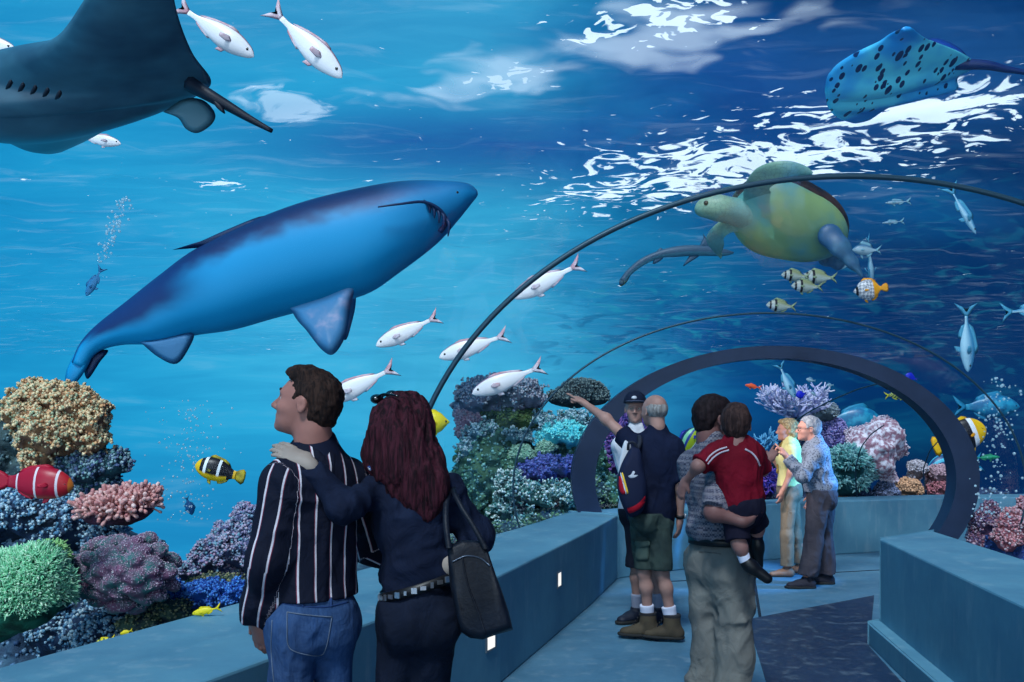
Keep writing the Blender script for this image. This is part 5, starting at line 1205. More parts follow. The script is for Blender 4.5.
def project(o, pts, off=.004):
    """drop points (seen from the camera) on the surface of a mesh object"""
    from mathutils.bvhtree import BVHTree
    bv = BVHTree.FromPolygons([v.co[:] for v in o.data.vertices], [p.vertices[:] for p in o.data.polygons]); r = []
    o0 = Vector([0, 0, CAM])-Vector(o['_o'])
    for (x, y) in pts:
        d = Vector(P(x, y, 1.0)-A(0, 0, CAM)).normalized(); hit = bv.ray_cast(o0, d)
        if hit[0] is not None: r.append(np.array(hit[0]+Vector(o['_o'])-d*off))
    return np.array(r)
def parts_of(root, name): return [c for c in COL.objects if c.parent == root and c.name.split('.')[0] == name]
def seamline(root, o, name, pts, r, m, n=24, off=.002):
    pts = crom(np.array(pts, float), n); q = project(o, pts, off)
    if len(q) > 3: return mk(name, *tube(q, r, 5), m, root)
jn = parts_of(man, 'jeans')[0]
M_thread = mat('jeans_thread', (96, 110, 130), .8)
seamline(jn, jn, 'stitching', [(287, 612), (300, 614), (318, 616), (332, 617)], .0022, M_thread)
seamline(jn, jn, 'stitching', [(287, 612), (287, 630), (288, 645), (296, 652), (318, 656), (326, 648), (332, 617)], .0016, M_thread, 50)
seamline(jn, jn, 'stitching', [(272, 620), (271, 645), (272, 665), (274, 684)], .0016, M_thread)
seamline(jn, jn, 'waistband', [(280, 603), (300, 606), (325, 607), (348, 602)], .003, mat('jeans_band', (24, 52, 100), .8), 30, 0)
for x in (303, 331):
    seamline(jn, jn, 'belt_loop', [(x, 595), (x, 599), (x, 603), (x, 607)], .005, mat('jeans_loop', (30, 58, 104), .8), 8, 0)

# ---------------------------------------------------------------- woman with the long red hair
D = 3.2
def Q2(x, y, d=0): return P(x, y, D+d)
J = dict(neck=Q2(410, 468, 0), pelvis=Q2(420, 612, 0), shL=Q2(381, 492, -.02), shR=Q2(446, 494, .02), elL=Q2(343, 508, -.20), wrL=Q2(308, 464, -.20), elR=Q2(478, 533, .08), wrR=Q2(456, 567, -.06),
         hpL=Q2(403, 622, 0), hpR=Q2(437, 622, 0), knL=Q2(388, 740, .0), knR=Q2(420, 742, .06), anL=Q2(378, 838, -.05), anR=Q2(424, 838, .15))
J['anL'][2] = J['anR'][2] = .11
b2 = Body(J, (-.18, .98), .94, True, .87); b2.floor = 0
wom = empty('person', (J['pelvis'][0], J['pelvis'][1], 0), 'woman with long dark red hair, navy top, studded belt and dark trousers', 'person')
hc = Q2(405, 430, .02); hp, W2, R2 = head(hc, (-.35, .93, .05), (0, 0, 1), .95, True)
skin2 = skinmat('fair_skin', (150, 138, 130))
bp = b2.torso(-.01)+hp+b2.arm('L', -.004)+b2.arm('R', -.004)+b2.leg('L')+b2.leg('R')+b2.foot('L', (-.3, .9))+b2.foot('R', (-.1, 1))
bp += hand(J['wrL'], (-.80, .25, .42), (-.3, .6, -.5), (0, .5, .8), .22, 1.0)+hand(J['wrR'], (-.9, -.15, .1), (0, .9, 0), (0, 0, 1), .25, .9)
build(wom, 'body', bp, .0065, skin2, dmax=0)
eyes(W2, .95, wom, M_iris)
M_navy2 = mat('navy_knit', (25, 34, 56), .85, (20, 27, 46), 6, spec=.08)
sh = b2.torso(.014, .05)+b2.arm('L', .014, .96, .035, True)+b2.arm('R', .016, .93, .035, True)
sh += [Ell(Q2(419, 570, 0), (.140, .11, .06), None, .05)]
build(wom, 'sweater', sh, .0068, M_navy2, cuts=[lambda p: np.where(segdist(p, b2.J['elR'], b2.J['wrR']) < .075, -1., (Q2(419, 584)[2]+.30*(p[:, 0]-Q2(419, 584)[0]))-p[:, 2])], disp=folds(.013, 8, 12, (1, 1, .8)), dmax=.02)
M_black = mat('black_trouser_cloth', (16, 22, 36), .8, (22, 29, 46), 5, spec=.08)
build(wom, 'trousers', trousers(b2, .012, .97, .02, .09), .007, M_black, cuts=[(Q2(419, 581), (-.30, 0, 1))], disp=folds(.009, 8, 15), dmax=.015)
# belt
def belt(root, b, zc, h, m, tilt=(0, 0, 1), r=(.155, .125), g=.0, name='belt', cx=None):
    c = A(*(b.J['pelvis'][:2] if cx is None else cx), zc); n = unit(A(*tilt)); V = []; Fc = []; m_ = 48
    for i in range(m_):
        a = 6.2832*i/m_; d = b.l*math.cos(a)*r[0]+b.f*math.sin(a)*r[1]; d = d-A(0, 0, 1)*(d@n)/n[2]
        for k, (q, z) in enumerate(((1, -h), (1.03, -h), (1.03, h), (1, h))): V.append(c+d*q+A(0, 0, z))
    for i in range(m_):
        j = (i+1) % m_
        for k in range(4): Fc.append((i*4+k, j*4+k, j*4+(k+1) % 4, i*4+(k+1) % 4))
    return mk(name, np.array(V), Fc, m, root)
tr = parts_of(wom, 'trousers')[0]; sw = parts_of(wom, 'sweater')[0]
bl = belt(wom, b2, P(0, 584, D)[2], .018, mat('black_leather', (14, 16, 22), .4), (-.30, 0, 1), (.138, .118))
M_stud = mat('belt_silver', (190, 195, 205), .3, metal=.9)
for k in range(30):
    a = 6.2832*k/30+.1; d = b2.l*math.cos(a)*.143+b2.f*math.sin(a)*.122; nn = unit(d)
    c = A(J['pelvis'][0], J['pelvis'][1], P(0, 584, D)[2])+d+A(0, 0, .30*d[0]); tz = unit(np.cross(nn, A(0, 0, 1)))
    hw = .010 if k % 3 else .005; hh = .010 if k % 2 else .007
    V = [c+tz*x*hw+A(0, 0, z*hh)+nn*y for y in (0, .006) for x, z in ((-1, -1), (1, -1), (1, 1), (-1, 1))]
    mk('belt_stud', np.array(V), [(0, 1, 2, 3), (7, 6, 5, 4), (0, 4, 5, 1), (1, 5, 6, 2), (2, 6, 7, 3), (3, 7, 4, 0)], M_stud, bl, smooth=False)
M_red_hair = hairmat('dark_red_hair', (24, 11, 18), (66, 28, 40), 70, (1, 1, .10), .8)
hr = [Ell(Q2(404, 424, .0), (.108, .112, .112), None, .03), Ell(Q2(398, 448, -.03), (.118, .10, .13), None, .06), Ell(Q2(410, 470, -.06), (.110, .075, .10), None, .06),
      Ell(Q2(420, 490, -.08), (.085, .055, .085), None, .06), Ell(Q2(427, 506, -.085), (.048, .036, .055), None, .05), Ell(Q2(384, 462, -.02), (.055, .07, .06), None, .05), Ell(Q2(434, 478, -.03), (.035, .06, .10), None, .05)]
def hdisp(p):
    w = np.stack([vnoise(p*7, 31), vnoise(p*7, 32), p[:, 0]*0], 1)*.035; q = (p+w)*np.array([1, 1, .14]); return -.010*fbm(q*44, 3, 21)-.006*fbm(p*9, 2, 22)
build(wom, 'hair', hr, .0045, M_red_hair, disp=hdisp, dmax=.02, cuts=[lambda p: (.0-(p[:, 1]-(hc[1]+.075)))*-1 if True else 0])
M_gl = mat('sunglass_plastic', (10, 10, 14), .15, spec=.8)
gq = Q2(380, 398, -.02)
sg = empty('sunglasses', gq, 'dark sunglasses pushed up on the red haired head', 'sunglasses')
for q in (Q2(377, 399, .0), Q2(392, 395, .05)):
    build(sg, 'lens', [Ell(q, (.024, .030, .018), None, .01)], .004, M_gl, dmax=0)
mk('bridge', *tube(np.array([Q2(379, 398, .0), Q2(385, 395, .02), Q2(391, 395, .05)]), .004, 6), M_gl, sg)
mk('temple', *tube(crom(np.array([Q2(376, 398, -.02), Q2(384, 394, -.05), Q2(398, 396, -.10)]), 10), .004, 6), M_gl, sg)
M_neck = mat('patterned_collar', (30, 60, 120), .7, (220, 225, 235), 90, lo=.45, hi=.55)
mk('collar', *tube(crom(np.array([Q2(367, 462, -.05), Q2(372, 468, -.08), Q2(380, 471, -.09)]), 12), .012, 8), M_neck, wom)
shoe(wom, b2, 'L', (-.3, .9), mat('black_shoe', (14, 16, 22), .4)); shoe(wom, b2, 'R', (-.1, 1), bpy.data.materials['black_shoe'])
# handbag
M_bag = mat('bag_leather', (10, 15, 26), .5, (18, 25, 38), 5, spec=.2, bump=.15, bsc=60)
bag = empty('handbag', Q2(480, 640, -.12), 'black leather shoulder bag hanging at the right hip of the red haired woman', 'bag')
outl = [(447, 548), (462, 540), (480, 541), (487, 548), (495, 572), (503, 594), (509, 613), (513, 629), (498, 634), (483, 640), (470, 638), (461, 632), (455, 612), (450, 585)]
q_ = np.array(outl+[outl[0]], float); o_ = np.stack([np.interp(np.linspace(0, len(outl), 85), range(len(outl)+1), q_[:, k]) for k in (0, 1)], 1)[:-1]; cx = o_.mean(0)
V = []; Fc = []; ly = [(-.055, .80), (-.075, .90), (-.07, .98), (-.03, 1.0), (.02, 1.0), (.045, .98), (.05, .9), (.035, .8)]
ly = [(-.085, .80), (-.080, .93), (-.055, .99), (-.02, 1), (.02, 1), (.04, .97), (.055, .88), (.06, .7)]
for dy, f in ly:
    for x, y in o_:
        tp = .35+.65*min(1, max(0, (y-540)/70)); q = cx+(np.array([x, y])-cx)*f; V.append(P(q[0], q[1], D-.14+dy*tp*1.1))
n = len(o_)
for i in range(len(ly)-1):
    for j in range(n): Fc.append((i*n+j, i*n+(j+1) % n, (i+1)*n+(j+1) % n, (i+1)*n+j))
Fc += [tuple(range(n))[::-1], tuple((len(ly)-1)*n+j for j in range(n))]
V = np.array(V); V += (folds(.014, 8, 4)(V))[:, None]*A(0, -1, 0)
bb = mk('bag_body', V, Fc, M_bag, bag)
for pts in ([(449, 548, -.20), (446, 525, -.17), (446, 505, -.12), (449, 490, -.06), (452, 484, .0)], [(486, 549, -.18), (474, 527, -.16), (462, 508, -.13), (454, 492, -.08), (452, 484, -.01)]):
    q = crom(np.array([P(x, y, D+e) for x, y, e in pts]), 24); V = []; Fc = []
    for i, p in enumerate(q):
        V += [p+A(-.010, 0, 0), p+A(.010, 0, 0), p+A(.010, .005, 0), p+A(-.010, .005, 0)]
    for i in range(23):
        for k in range(4): Fc.append((i*4+k, i*4+(k+1) % 4, (i+1)*4+(k+1) % 4, (i+1)*4+k))
    mk('strap', np.array(V), Fc, M_bag, bag)
seamline(bag, bb, 'piping', [(462, 556), (468, 585), (478, 612), (486, 636)], .003, M_bag, 30)
seamline(bag, bb, 'zip', [(452, 562), (466, 556), (480, 558), (490, 566)], .0035, mat('zip_metal', (70, 80, 95), .3, metal=.7), 30)

# ---------------------------------------------------------------- man with the backpack
D = 6.5
def Q3(x, y, d=0): return P(x, y, D+d)
J = dict(neck=Q3(657, 435), pelvis=Q3(650, 513), shL=Q3(634, 446, .04), shR=Q3(673, 449, -.04), elL=Q3(606, 419, .16), wrL=Q3(584, 403, .30), elR=Q3(681, 487, -.06), wrR=Q3(680, 519, .0),
         hpL=Q3(643, 522, .04), hpR=Q3(659, 522, -.04), knL=Q3(644, 572, .03), knR=Q3(662, 572, -.02), anL=Q3(648, 621, .06), anR=Q3(672, 619, -.02))
J['anL'][2] = J['anR'][2] = .115
b3 = Body(J, (-.62, .78), 1.0, False, 1.02); b3.floor = 0; b3.lw = .86
m3 = empty('person', (J['pelvis'][0], J['pelvis'][1], 0), 'balding man in navy t-shirt, cargo shorts and hiking boots pointing to the left', 'person')
hp, W3, R3 = head(Q3(654, 411, .02), (-.45, .88, .0), (0, 0, 1), 1.0)
skin3 = skinmat('pinkish_skin', (166, 128, 118))
bp = b3.torso(-.01)+hp+b3.arm('L', -.004)+b3.arm('R', -.004)+b3.leg('L')+b3.leg('R')+b3.foot('L', (-.95, .2))+b3.foot('R', (-.9, .3))
bp += hand(J['wrL'], J['wrL']-J['elL'], (0, 0, -1), (0, -1, .2), 1.25, 1.05, point=.06)+hand(J['wrR'], (-.05, .1, -1), (-.8, .5, 0), (-.4, .6, 0), .4)
build(m3, 'body', bp, .0075, skin3, dmax=0)
eyes(W3, 1.0, m3, M_iris)
M_greyhair = hairmat('grey_hair', (150, 150, 150), (110, 108, 108), 70)
build(m3, 'hair', [Ell(W3(-.028, 0, .012), (.093, .081, .078), R3, .01), Ell(W3(.04, 0, .075), (.12, .075, .062), R3, .012, True), Ell(W3(.10, 0, -.01), (.085, .14, .12), R3, .01, True), Ell(W3(.0, .09, -.03), (.03, .04, .05), R3, .006, True), Ell(W3(.0, -.09, -.03), (.03, .04, .05), R3, .006, True)], .006, M_greyhair, disp=lambda p: -.003*fbm(p*40, 2, 1), cuts=[(W3(0, 0, -.05), (0, 0, -1))])
M_tee = mat('navy_tshirt', (22, 30, 54), .85, (18, 24, 44), 6, spec=.08)
sh = b3.torso(.018, .06, .01)+b3.arm('L', .016, .24, .04, True, .026)+b3.arm('R', .018, .42, .05, True, .03)+[Ell(Q3(652, 508), (.168, .135, .06), None, .05)]
build(m3, 't_shirt', sh, .008, M_tee, cuts=[(Q3(650, 521), (0, 0, -1))], disp=folds(.010, 7, 31), dmax=.02)
M_short = mat('olive_shorts', (60, 74, 70), .85, (48, 60, 60), 5, spec=.08)
build(m3, 'shorts', trousers(b3, .014, .50, .014, .08, 0, .012), .008, M_short, cuts=[(Q3(650, 569), (0, 0, -1)), (Q3(0, 512), (0, 0, 1))], disp=folds(.010, 9, 33), dmax=.02)
so = parts_of(m3, 'shorts')[0]
def patch(root, name, x0, y0, x1, y1, D, th, m, tilt=0):
    V = [P(x+tilt*(y-y0), y, D+d) for d in (0, th) for x, y in ((x0, y1), (x1, y1), (x1, y0), (x0, y0))]
    o = mk(name, np.array(V), [(0, 1, 2, 3), (7, 6, 5, 4), (0, 4, 5, 1), (1, 5, 6, 2), (2, 6, 7, 3), (3, 7, 4, 0)], m, root, smooth=False)
    bv = o.modifiers.new('bevel', 'BEVEL'); bv.width = .006; bv.segments = 2; return o
def surface_depth(o, x, y):
    q = project(o, [(x, y)], 0); return q[0][1] if len(q) else None
dS = surface_depth(so, 637, 550) or D-.15

M_sock = mat('white_sock', (200, 205, 225), .9, spec=.05)
for sd in 'LR':
    c = J['an'+sd]; k = J['kn'+sd]; e = c+(k-c)*.36
    build(m3, 'sock', [Cone(c+(k-c)*.06, e, .045, .053, .01, cutb=True)], .007, M_sock, disp=lambda p: -.002*vnoise(p*np.array([10, 10, 60.]), 2), dmax=.004)
M_boot = mat('boot_suede', (80, 72, 60), .8, (66, 60, 52), 9, spec=.1); M_bsole = mat('boot_sole', (34, 36, 38), .8)
M_lace = mat('boot_lace', (40, 40, 44), .8)
for sd, toe in (('L', (-.97, .15)), ('R', (-.95, .25))):
    o = shoe(m3, b3, sd, toe, M_boot, .017, M_bsole, .0075, .07, 'boot')
    c = J['an'+sd]; d = unit(A(*toe, 0)); sd2 = A(d[1], -d[0], 0)
    lc = []
    for k in range(5):
        p = c+d*(.058+.014*k)+A(0, 0, .055-.022*k); lc.append(tube(np.array([p-sd2*.026, p+d*.006+A(0, 0, .004), p+sd2*.026]), .004, 5))
    mk('laces', *join(lc), M_lace, o)
    build(o, 'boot_cuff', [Cone(c+A(0, 0, .055), c+A(0, 0, .082), .062, .064, .01, cutb=True, cuta=True)], .006, M_lace, dmax=0, parent=o)
watch = empty('wristwatch', J['wrR'], 'dark wristwatch on the right wrist of the backpack man', 'watch')
ax_ = unit(J['wrR']-J['elR']); mk('strap', *tube(np.array([J['wrR']-ax_*.035, J['wrR']-ax_*.012]), .037, 16), mat('watch_strap', (20, 22, 28), .5), watch)
mk('watch_case', *sphere(J['wrR']-ax_*.024+A(.034, -.012, 0), (.012, .02, .02)), M_stud, watch)
# backpack
bpk = empty('backpack', Q3(633, 515, -.22), 'navy backpack with red base and yellow stripe on the pointing man', 'backpack')
M_bk = mat('backpack_navy', (24, 32, 58), .7, spec=.15); M_bkred = mat('backpack_red', (170, 24, 44), .7, spec=.15); M_bky = mat('backpack_yellow', (236, 196, 60), .7); M_bkw = mat('backpack_white', (200, 205, 215), .7)
def slab(root, name, outline, Dc, th, m, bulge=.6, rel=6, face=.85, wob=.004):
    o_ = crom(np.array(outline+[outline[0]], float), len(outline)*rel)[:-1]; cx = o_.mean(0); V = []; n = len(o_); Fc = []
    ly = [(-th, face*.72), (-th*.92, face*.92), (-th*.6, .98), (0, 1.0), (th*.6, .98), (th*.92, face*.92), (th, face*.72)]
    for dy, f in ly:
        for q in o_:
            q = cx+(q-cx)*f; V.append(P(q[0], q[1], Dc+dy))
    for i in range(len(ly)-1):
        for j in range(n): Fc.append((i*n+j, i*n+(j+1) % n, (i+1)*n+(j+1) % n, (i+1)*n+j))
    Fc += [tuple(range(n))[::-1], tuple((len(ly)-1)*n+j for j in range(n))]
    V = np.array(V); V += (fbm(V*14, 2, 6)*wob)[:, None]*A(0, -1, 0); return mk(name, V, Fc, m, root)
bd = slab(bpk, 'pack_body', [(632, 446), (640, 450), (644, 468), (647, 485), (646, 500), (641, 513), (630, 517), (622, 505), (617, 485), (620, 468), (626, 455)], D-.19, .085, M_bk)
def decal(root, o, name, poly, m, th=.004, res=7):
    """thin cloth panel laid on the surface the camera sees"""
    o_ = crom(np.array(poly+[poly[0]], float), len(poly)*res)[:-1]; cx = o_.mean(0); rings = [o_, cx+(o_-cx)*.66, cx+(o_-cx)*.33]
    top = [project(o, r, th) for r in rings]; bot = [project(o, r, -.002) for r in rings]; n = len(o_)
    c1 = project(o, [cx], th); c2 = project(o, [cx], -.002)
    if any(len(q) != n for q in top+bot) or not len(c1) or not len(c2): print('decal misses', name); return
    V = np.concatenate(top+[c1]+bot+[c2]); Fc = []; B0 = 3*n+1
    for b0, rev in ((0, 0), (B0, 1)):
        for i in range(2):
            for j in range(n):
                q = (b0+i*n+j, b0+i*n+(j+1) % n, b0+(i+1)*n+(j+1) % n, b0+(i+1)*n+j); Fc.append(q[::-1] if rev else q)
        for j in range(n):
            q = (b0+2*n+j, b0+2*n+(j+1) % n, b0+3*n); Fc.append(q[::-1] if rev else q)
    for j in range(n): Fc.append((j, B0+j, B0+(j+1) % n, (j+1) % n))
    return mk(name, V, Fc, m, root)
M_pk = mat('olive_pocket', (74, 90, 84), .85, spec=.08)
decal(so, so, 'cargo_pocket', [(636, 543), (642, 543.5), (648, 543), (648.5, 551), (648, 559), (642, 560), (636, 559), (635.5, 551)], M_pk, .012)
decal(so, so, 'pocket_flap', [(635, 541), (642, 541.5), (649, 541), (649, 546), (642, 547), (635, 546)], M_pk, .022)
decal(bpk, bd, 'base_panel', [(627, 508), (634, 506), (641, 501), (645, 496), (645.5, 501), (641, 508), (634, 512), (629, 513)], M_bkred)
decal(bpk, bd, 'side_panel', [(619, 476), (622, 478), (626, 490), (626, 493), (622, 494), (619, 488)], M_bkred)
decal(bpk, bd, 'stripe', [(621.5, 473), (623, 473.5), (628, 491), (626.5, 492)], M_bky)
decal(bpk, bd, 'stripe', [(620.2, 474), (621.2, 473.6), (626.2, 492), (625, 492.5)], M_bkw)
decal(bpk, bd, 'emblem', [(628, 476), (631, 474.5), (633, 471), (635, 472), (634, 475), (638, 475), (635, 477.5), (630, 478)], M_bkw, .004, 3)
slab(bpk, 'side_pouch', [(626, 440), (631, 446), (629, 458), (624, 465), (620, 474), (618, 470), (621, 452), (624, 442)], D-.10, .05, M_bkw)
mk('grab_loop', *tube(crom(np.array([Q3(628, 450, -.20), Q3(629, 443, -.22), Q3(634, 443, -.22), Q3(637, 449, -.21), Q3(635, 455, -.20)]), 20), .010, 8), mat('webbing', (30, 36, 50), .8), bpk)
mk('shoulder_strap', *tube(crom(np.array([Q3(636, 452, -.14), Q3(640, 443, -.12), Q3(639, 437, -.02), Q3(635, 444, .12), Q3(632, 470, .16), Q3(630, 496, .06)]), 30), .016, 8), bpy.data.materials['webbing'], bpk)

# ---------------------------------------------------------------- man with the cap
D = 7.15
def Q4(x, y, d=0): return P(x, y, D+d)
J = dict(neck=Q4(636, 433), pelvis=Q4(640, 508), shL=Q4(657, 444), shR=Q4(621, 446), elL=Q4(664, 478, .05), wrL=Q4(662, 504), elR=Q4(628, 476, .10), wrR=Q4(640, 496, -.08),
         hpL=Q4(651, 515), hpR=Q4(636, 515), knL=Q4(655, 562, -.02), knR=Q4(637, 564, -.03), anL=Q4(657, 611), anR=Q4(637, 612))
J['anL'][2] = J['anR'][2] = .10
b4 = Body(J, (.15, -1), 1.0, False, .95); b4.floor = 0
m4 = empty('person', (J['pelvis'][0], J['pelvis'][1], 0), 'man in a dark baseball cap facing us behind the pointing man', 'person')
hp, W4, R4 = head(Q4(635, 409, .02), (-.15, -1, .02), (0, 0, 1), 1.0)
bp = b4.torso(-.01)+hp+b4.arm('L')+b4.arm('R')+b4.leg('L')+b4.leg('R')+b4.foot('L', (-.5, -.8))+b4.foot('R', (-.8, -.6))
bp += hand(J['wrL'], (0, -.1, -1), (-1, 0, 0), (0, -1, 0), .3)+hand(J['wrR'], (.7, -.3, 0), (0, 0, -1), (0, 1, 0), .4)
build(m4, 'body', bp, .0075, skin3, dmax=0); eyes(W4, 1.0, m4, M_iris)
build(m4, 't_shirt', b4.torso(.016, .06)+b4.arm('L', .02, .42, .05, True)+b4.arm('R', .02, .42, .05, True), .009, mat('pale_tshirt', (196, 200, 210), .85, spec=.08), cuts=[(Q4(640, 512), (0, 0, -1))], disp=folds(.009, 7, 41), dmax=.02)
build(m4, 'shorts', trousers(b4, .024, .52, .02), .009, mat('dark_shorts', (24, 28, 40), .85, spec=.08), cuts=[(Q4(0, 566), (0, 0, -1)), (Q4(0, 508), (0, 0, 1))], disp=folds(.006, 8, 43), dmax=.018)
for sd in 'LR':
    c = J['an'+sd]; k = J['kn'+sd]; build(m4, 'sock', [Cone(c+(k-c)*.05, c+(k-c)*.34, .043, .050, .01, cutb=True)], .008, mat('grey_sock', (150, 155, 175), .9), dmax=0)
M_dks = mat('dark_trainer', (28, 34, 50), .6); shoe(m4, b4, 'L', (-.5, -.8), M_dks, .016, M_bsole); shoe(m4, b4, 'R', (-.8, -.6), M_dks, .016, M_bsole)
cap = empty('baseball_cap', W4(0, 0, .05), 'dark baseball cap with pale brim edge on the man facing us', 'cap')
M_cap = mat('cap_cloth', (22, 30, 50), .8, spec=.1)
build(cap, 'crown', [Ell(W4(-.008, 0, .052), (.110, .092, .098), R4, .01)], .006, M_cap, cuts=[(W4(0, 0, .046), -R4[2])], dmax=0)
build(cap, 'brim', [Ell(W4(.085, 0, .056), (.075, .078, .009), R4, .01)], .005, mat('cap_brim', (60, 70, 92), .8), cuts=[(W4(.06, 0, 0), -R4[0])], dmax=0)
V, Fc = sphere(W4(.103, -.005, .085), (.022, .008, .014)); mk('emblem', V, Fc, M_bkw, cap)

# ---------------------------------------------------------------- father
D = 4.64
def Q5(x, y, d=0): return P(x, y, D+d)
J = dict(neck=Q5(712, 447, .0), pelvis=Q5(722, 558, .02), shL=Q5(693, 466, .10), shR=Q5(728, 470, -.12), elL=Q5(724, 512, .34), wrL=Q5(734, 506, .16), elR=Q5(714, 512, -.30), wrR=Q5(744, 522, -.34),
         hpL=Q5(710, 572, .06), hpR=Q5(733, 572, -.05), knL=Q5(708, 652, .06), knR=Q5(734, 655, -.05), anL=Q5(702, 715, .06), anR=Q5(724, 715, -.05))
J['anL'][2] = J['anR'][2] = .10
b5 = Body(J, (.74, .68), 1.0, False, 1.0); b5.floor = 0
m5 = empty('person', (J['pelvis'][0], J['pelvis'][1], 0), 'father in a checked short-sleeved shirt and beige trousers carrying a child', 'person')
hp, W5, R5 = head(Q5(716, 419, -.0), (.97, .20, .0), (0, 0, 1), 1.0)
skin5 = skinmat('brown_skin', (112, 76, 74))
bp = b5.torso(-.01)+hp+b5.arm('L')+b5.arm('R')+b5.leg('L')+b5.leg('R')+b5.foot('L', (.4, .9))+b5.foot('R', (.5, .85))
bp += hand(J['wrR'], (.8, .6, .05), (-.2, .5, .8), (0, 0, 1), .5)+hand(J['wrL'], (.4, -.6, .3), (.5, -.2, .8), (0, 0, 1), .6, .9)+[Cone(W5(-.045, 0, -.08), J['neck'], .056, .062, .03)]
build(m5, 'body', bp, .0075, skin5, dmax=0); eyes(W5, 1.0, m5, M_iris)
M_hair5 = hairmat('black_brown_hair', (20, 14, 18), (36, 27, 31))
def shorthair(root, W, R, s, m, t=.010, seed=0, disp=.004, h=.006):
    pr = [Ell(W(-.020, 0, .038), ((.098+t)*s, (.075+t)*s, (.084+t)*s), R, .02), Ell(W(-.055, 0, -.005), ((.056+t)*s, (.062+t)*s, (.075+t)*s), R, .03),
          Ell(W(.088, 0, -.005), (.058*s, .12*s, .085*s), R, .008, True), Ell(W(-.006, .09, -.032), (.032*s, .05*s, .052*s), R, .006, True), Ell(W(-.006, -.09, -.032), (.032*s, .05*s, .052*s), R, .006, True), Ell(W(.03, 0, -.085), (.065*s, .12*s, .07*s), R, .01, True)]
    return build(root, 'hair', pr, h, m, disp=lambda p: -disp*fbm(p*40, 3, seed), dmax=.01)
shorthair(m5, W5, R5, 1.0, M_hair5, .009, 51)
M_chk, t, b = newmat('checked_cloth'); v = t.co('Object'); br = t.n('ShaderNodeTexChecker'); t.set(br, 0, v); t.set(br, 'Scale', 95.0)
wv_ = t.math('LESS_THAN', t.math('FRACT', t.math('MULTIPLY', t.n('ShaderNodeSeparateXYZ').outputs[2], 1.0)), .5)
sp_ = t.n('ShaderNodeSeparateXYZ'); t.set(sp_, 0, v); st_ = t.math('LESS_THAN', t.math('FRACT', t.math('MULTIPLY', sp_.outputs[2], 34.0)), .4)
c = t.mix(br.outputs[1], lin((104, 104, 118)), lin((60, 62, 80))); c = t.mix(t.math('MULTIPLY', st_, .3), c, lin((150, 145, 150))); t.set(b, 'Base Color', c); t.set(b, 'Roughness', .85); t.set(b, 'Specular IOR Level', .08)
sh = b5.torso(.018, .06)+b5.arm('R', .024, .50, .05, True, .036)+b5.arm('L', .02, .45, .05, True, .03)+[Ell(Q5(718, 528), (.155, .14, .07), None, .06)]
build(m5, 'shirt', sh, .0075, M_chk, cuts=[(Q5(720, 541), (0, 0, -1))], disp=folds(.012, 8, 52), dmax=.02)
build(m5, 'collar', [Cone(J['neck']+A(0, 0, -.03), J['neck']+A(.012, 0, .045), .082, .068, .01, cutb=True, cuta=True)], .006, M_chk, dmax=0)
M_khaki = mat('beige_trousers', (112, 113, 110), .85, (98, 99, 98), 4, spec=.08)
def tdisp(p): return folds(.017, 7, 55, (1, 1, .6))(p)
build(m5, 'trousers', trousers(b5, .026, .97, .030, .08), .0075, M_khaki, cuts=[(Q5(722, 534), (0, 0, 1))], disp=tdisp, dmax=.03)
to = parts_of(m5, 'trousers')[0]
belt(m5, b5, P(0, 540, D)[2], .019, bpy.data.materials['black_leather'], (0, 0, 1), (.172, .158))
seamline(to, to, 'pocket_seam', [(699, 552), (706, 552), (714, 553), (721, 554)], .002, mat('trouser_seam', (80, 78, 80), .8), 16)
shoe(m5, b5, 'L', (.4, .9), bpy.data.materials['black_shoe']); shoe(m5, b5, 'R', (.5, .85), bpy.data.materials['black_shoe'])

# ---------------------------------------------------------------- child
D = 4.36
def Q6(x, y, d=0): return P(x, y, D+d)
k6 = .60
J = dict(neck=Q6(736, 446, .0), pelvis=Q6(742, 503, .02), shL=Q6(716, 454, .02), shR=Q6(754, 456, .04), elL=Q6(698, 466, -.02), wrL=Q6(685, 482, .06), elR=Q6(762, 470, .10), wrR=Q6(769, 459, .22),
         hpL=Q6(734, 512, .02), hpR=Q6(750, 512, .04), knL=Q6(738, 541, -.02), knR=Q6(757, 524, .10), anL=Q6(746, 563, -.02), anR=Q6(757, 542, .10))
b6 = Body(J, (.15, 1), .60, False, .88)
ch = empty('child', Q6(742, 520), 'small child in a dark red shirt with white shoulder stripes, carried by the father', 'child')
hp, W6, R6 = head(Q6(736, 425, .02), (.25, .95, .0), (0, 0, 1), .86, child=True)
skin6 = skinmat('child_skin', (132, 96, 92))
bp = b6.torso(-.006)+hp+b6.arm('L')+b6.arm('R')+b6.leg('L')+b6.leg('R')+hand(J['wrL'], (-.3, .2, -.9), (.5, .7, 0), (1, 0, 0), .3, .62)+hand(J['wrR'], (.5, .3, .6), (0, .5, -.8), (-1, 0, 0), 1.2, .62, point=.05)
build(ch, 'body', bp, .006, skin6, dmax=0); eyes(W6, .86, ch, M_iris)
M_hair6 = hairmat('child_brown_hair', (36, 25, 26), (62, 45, 43))
shorthair(ch, W6, R6, .84, M_hair6, .010, 61, .004, .0055)
M_redshirt = mat('dark_red_jersey', (104, 12, 32), .8, (88, 9, 26), 6, spec=.1)
sh = b6.torso(.020, .05)+b6.arm('L', .016, .42, .03, True, .022)+b6.arm('R', .016, .46, .03, True, .022)
build(ch, 'shirt', sh, .0062, M_redshirt, cuts=[(Q6(742, 506), (.1, 0, -1))], disp=folds(.008, 12, 62), dmax=.016)
so = parts_of(ch, 'shirt')[0]; M_wstripe = mat('white_trim_cloth', (170, 160, 175), .8)
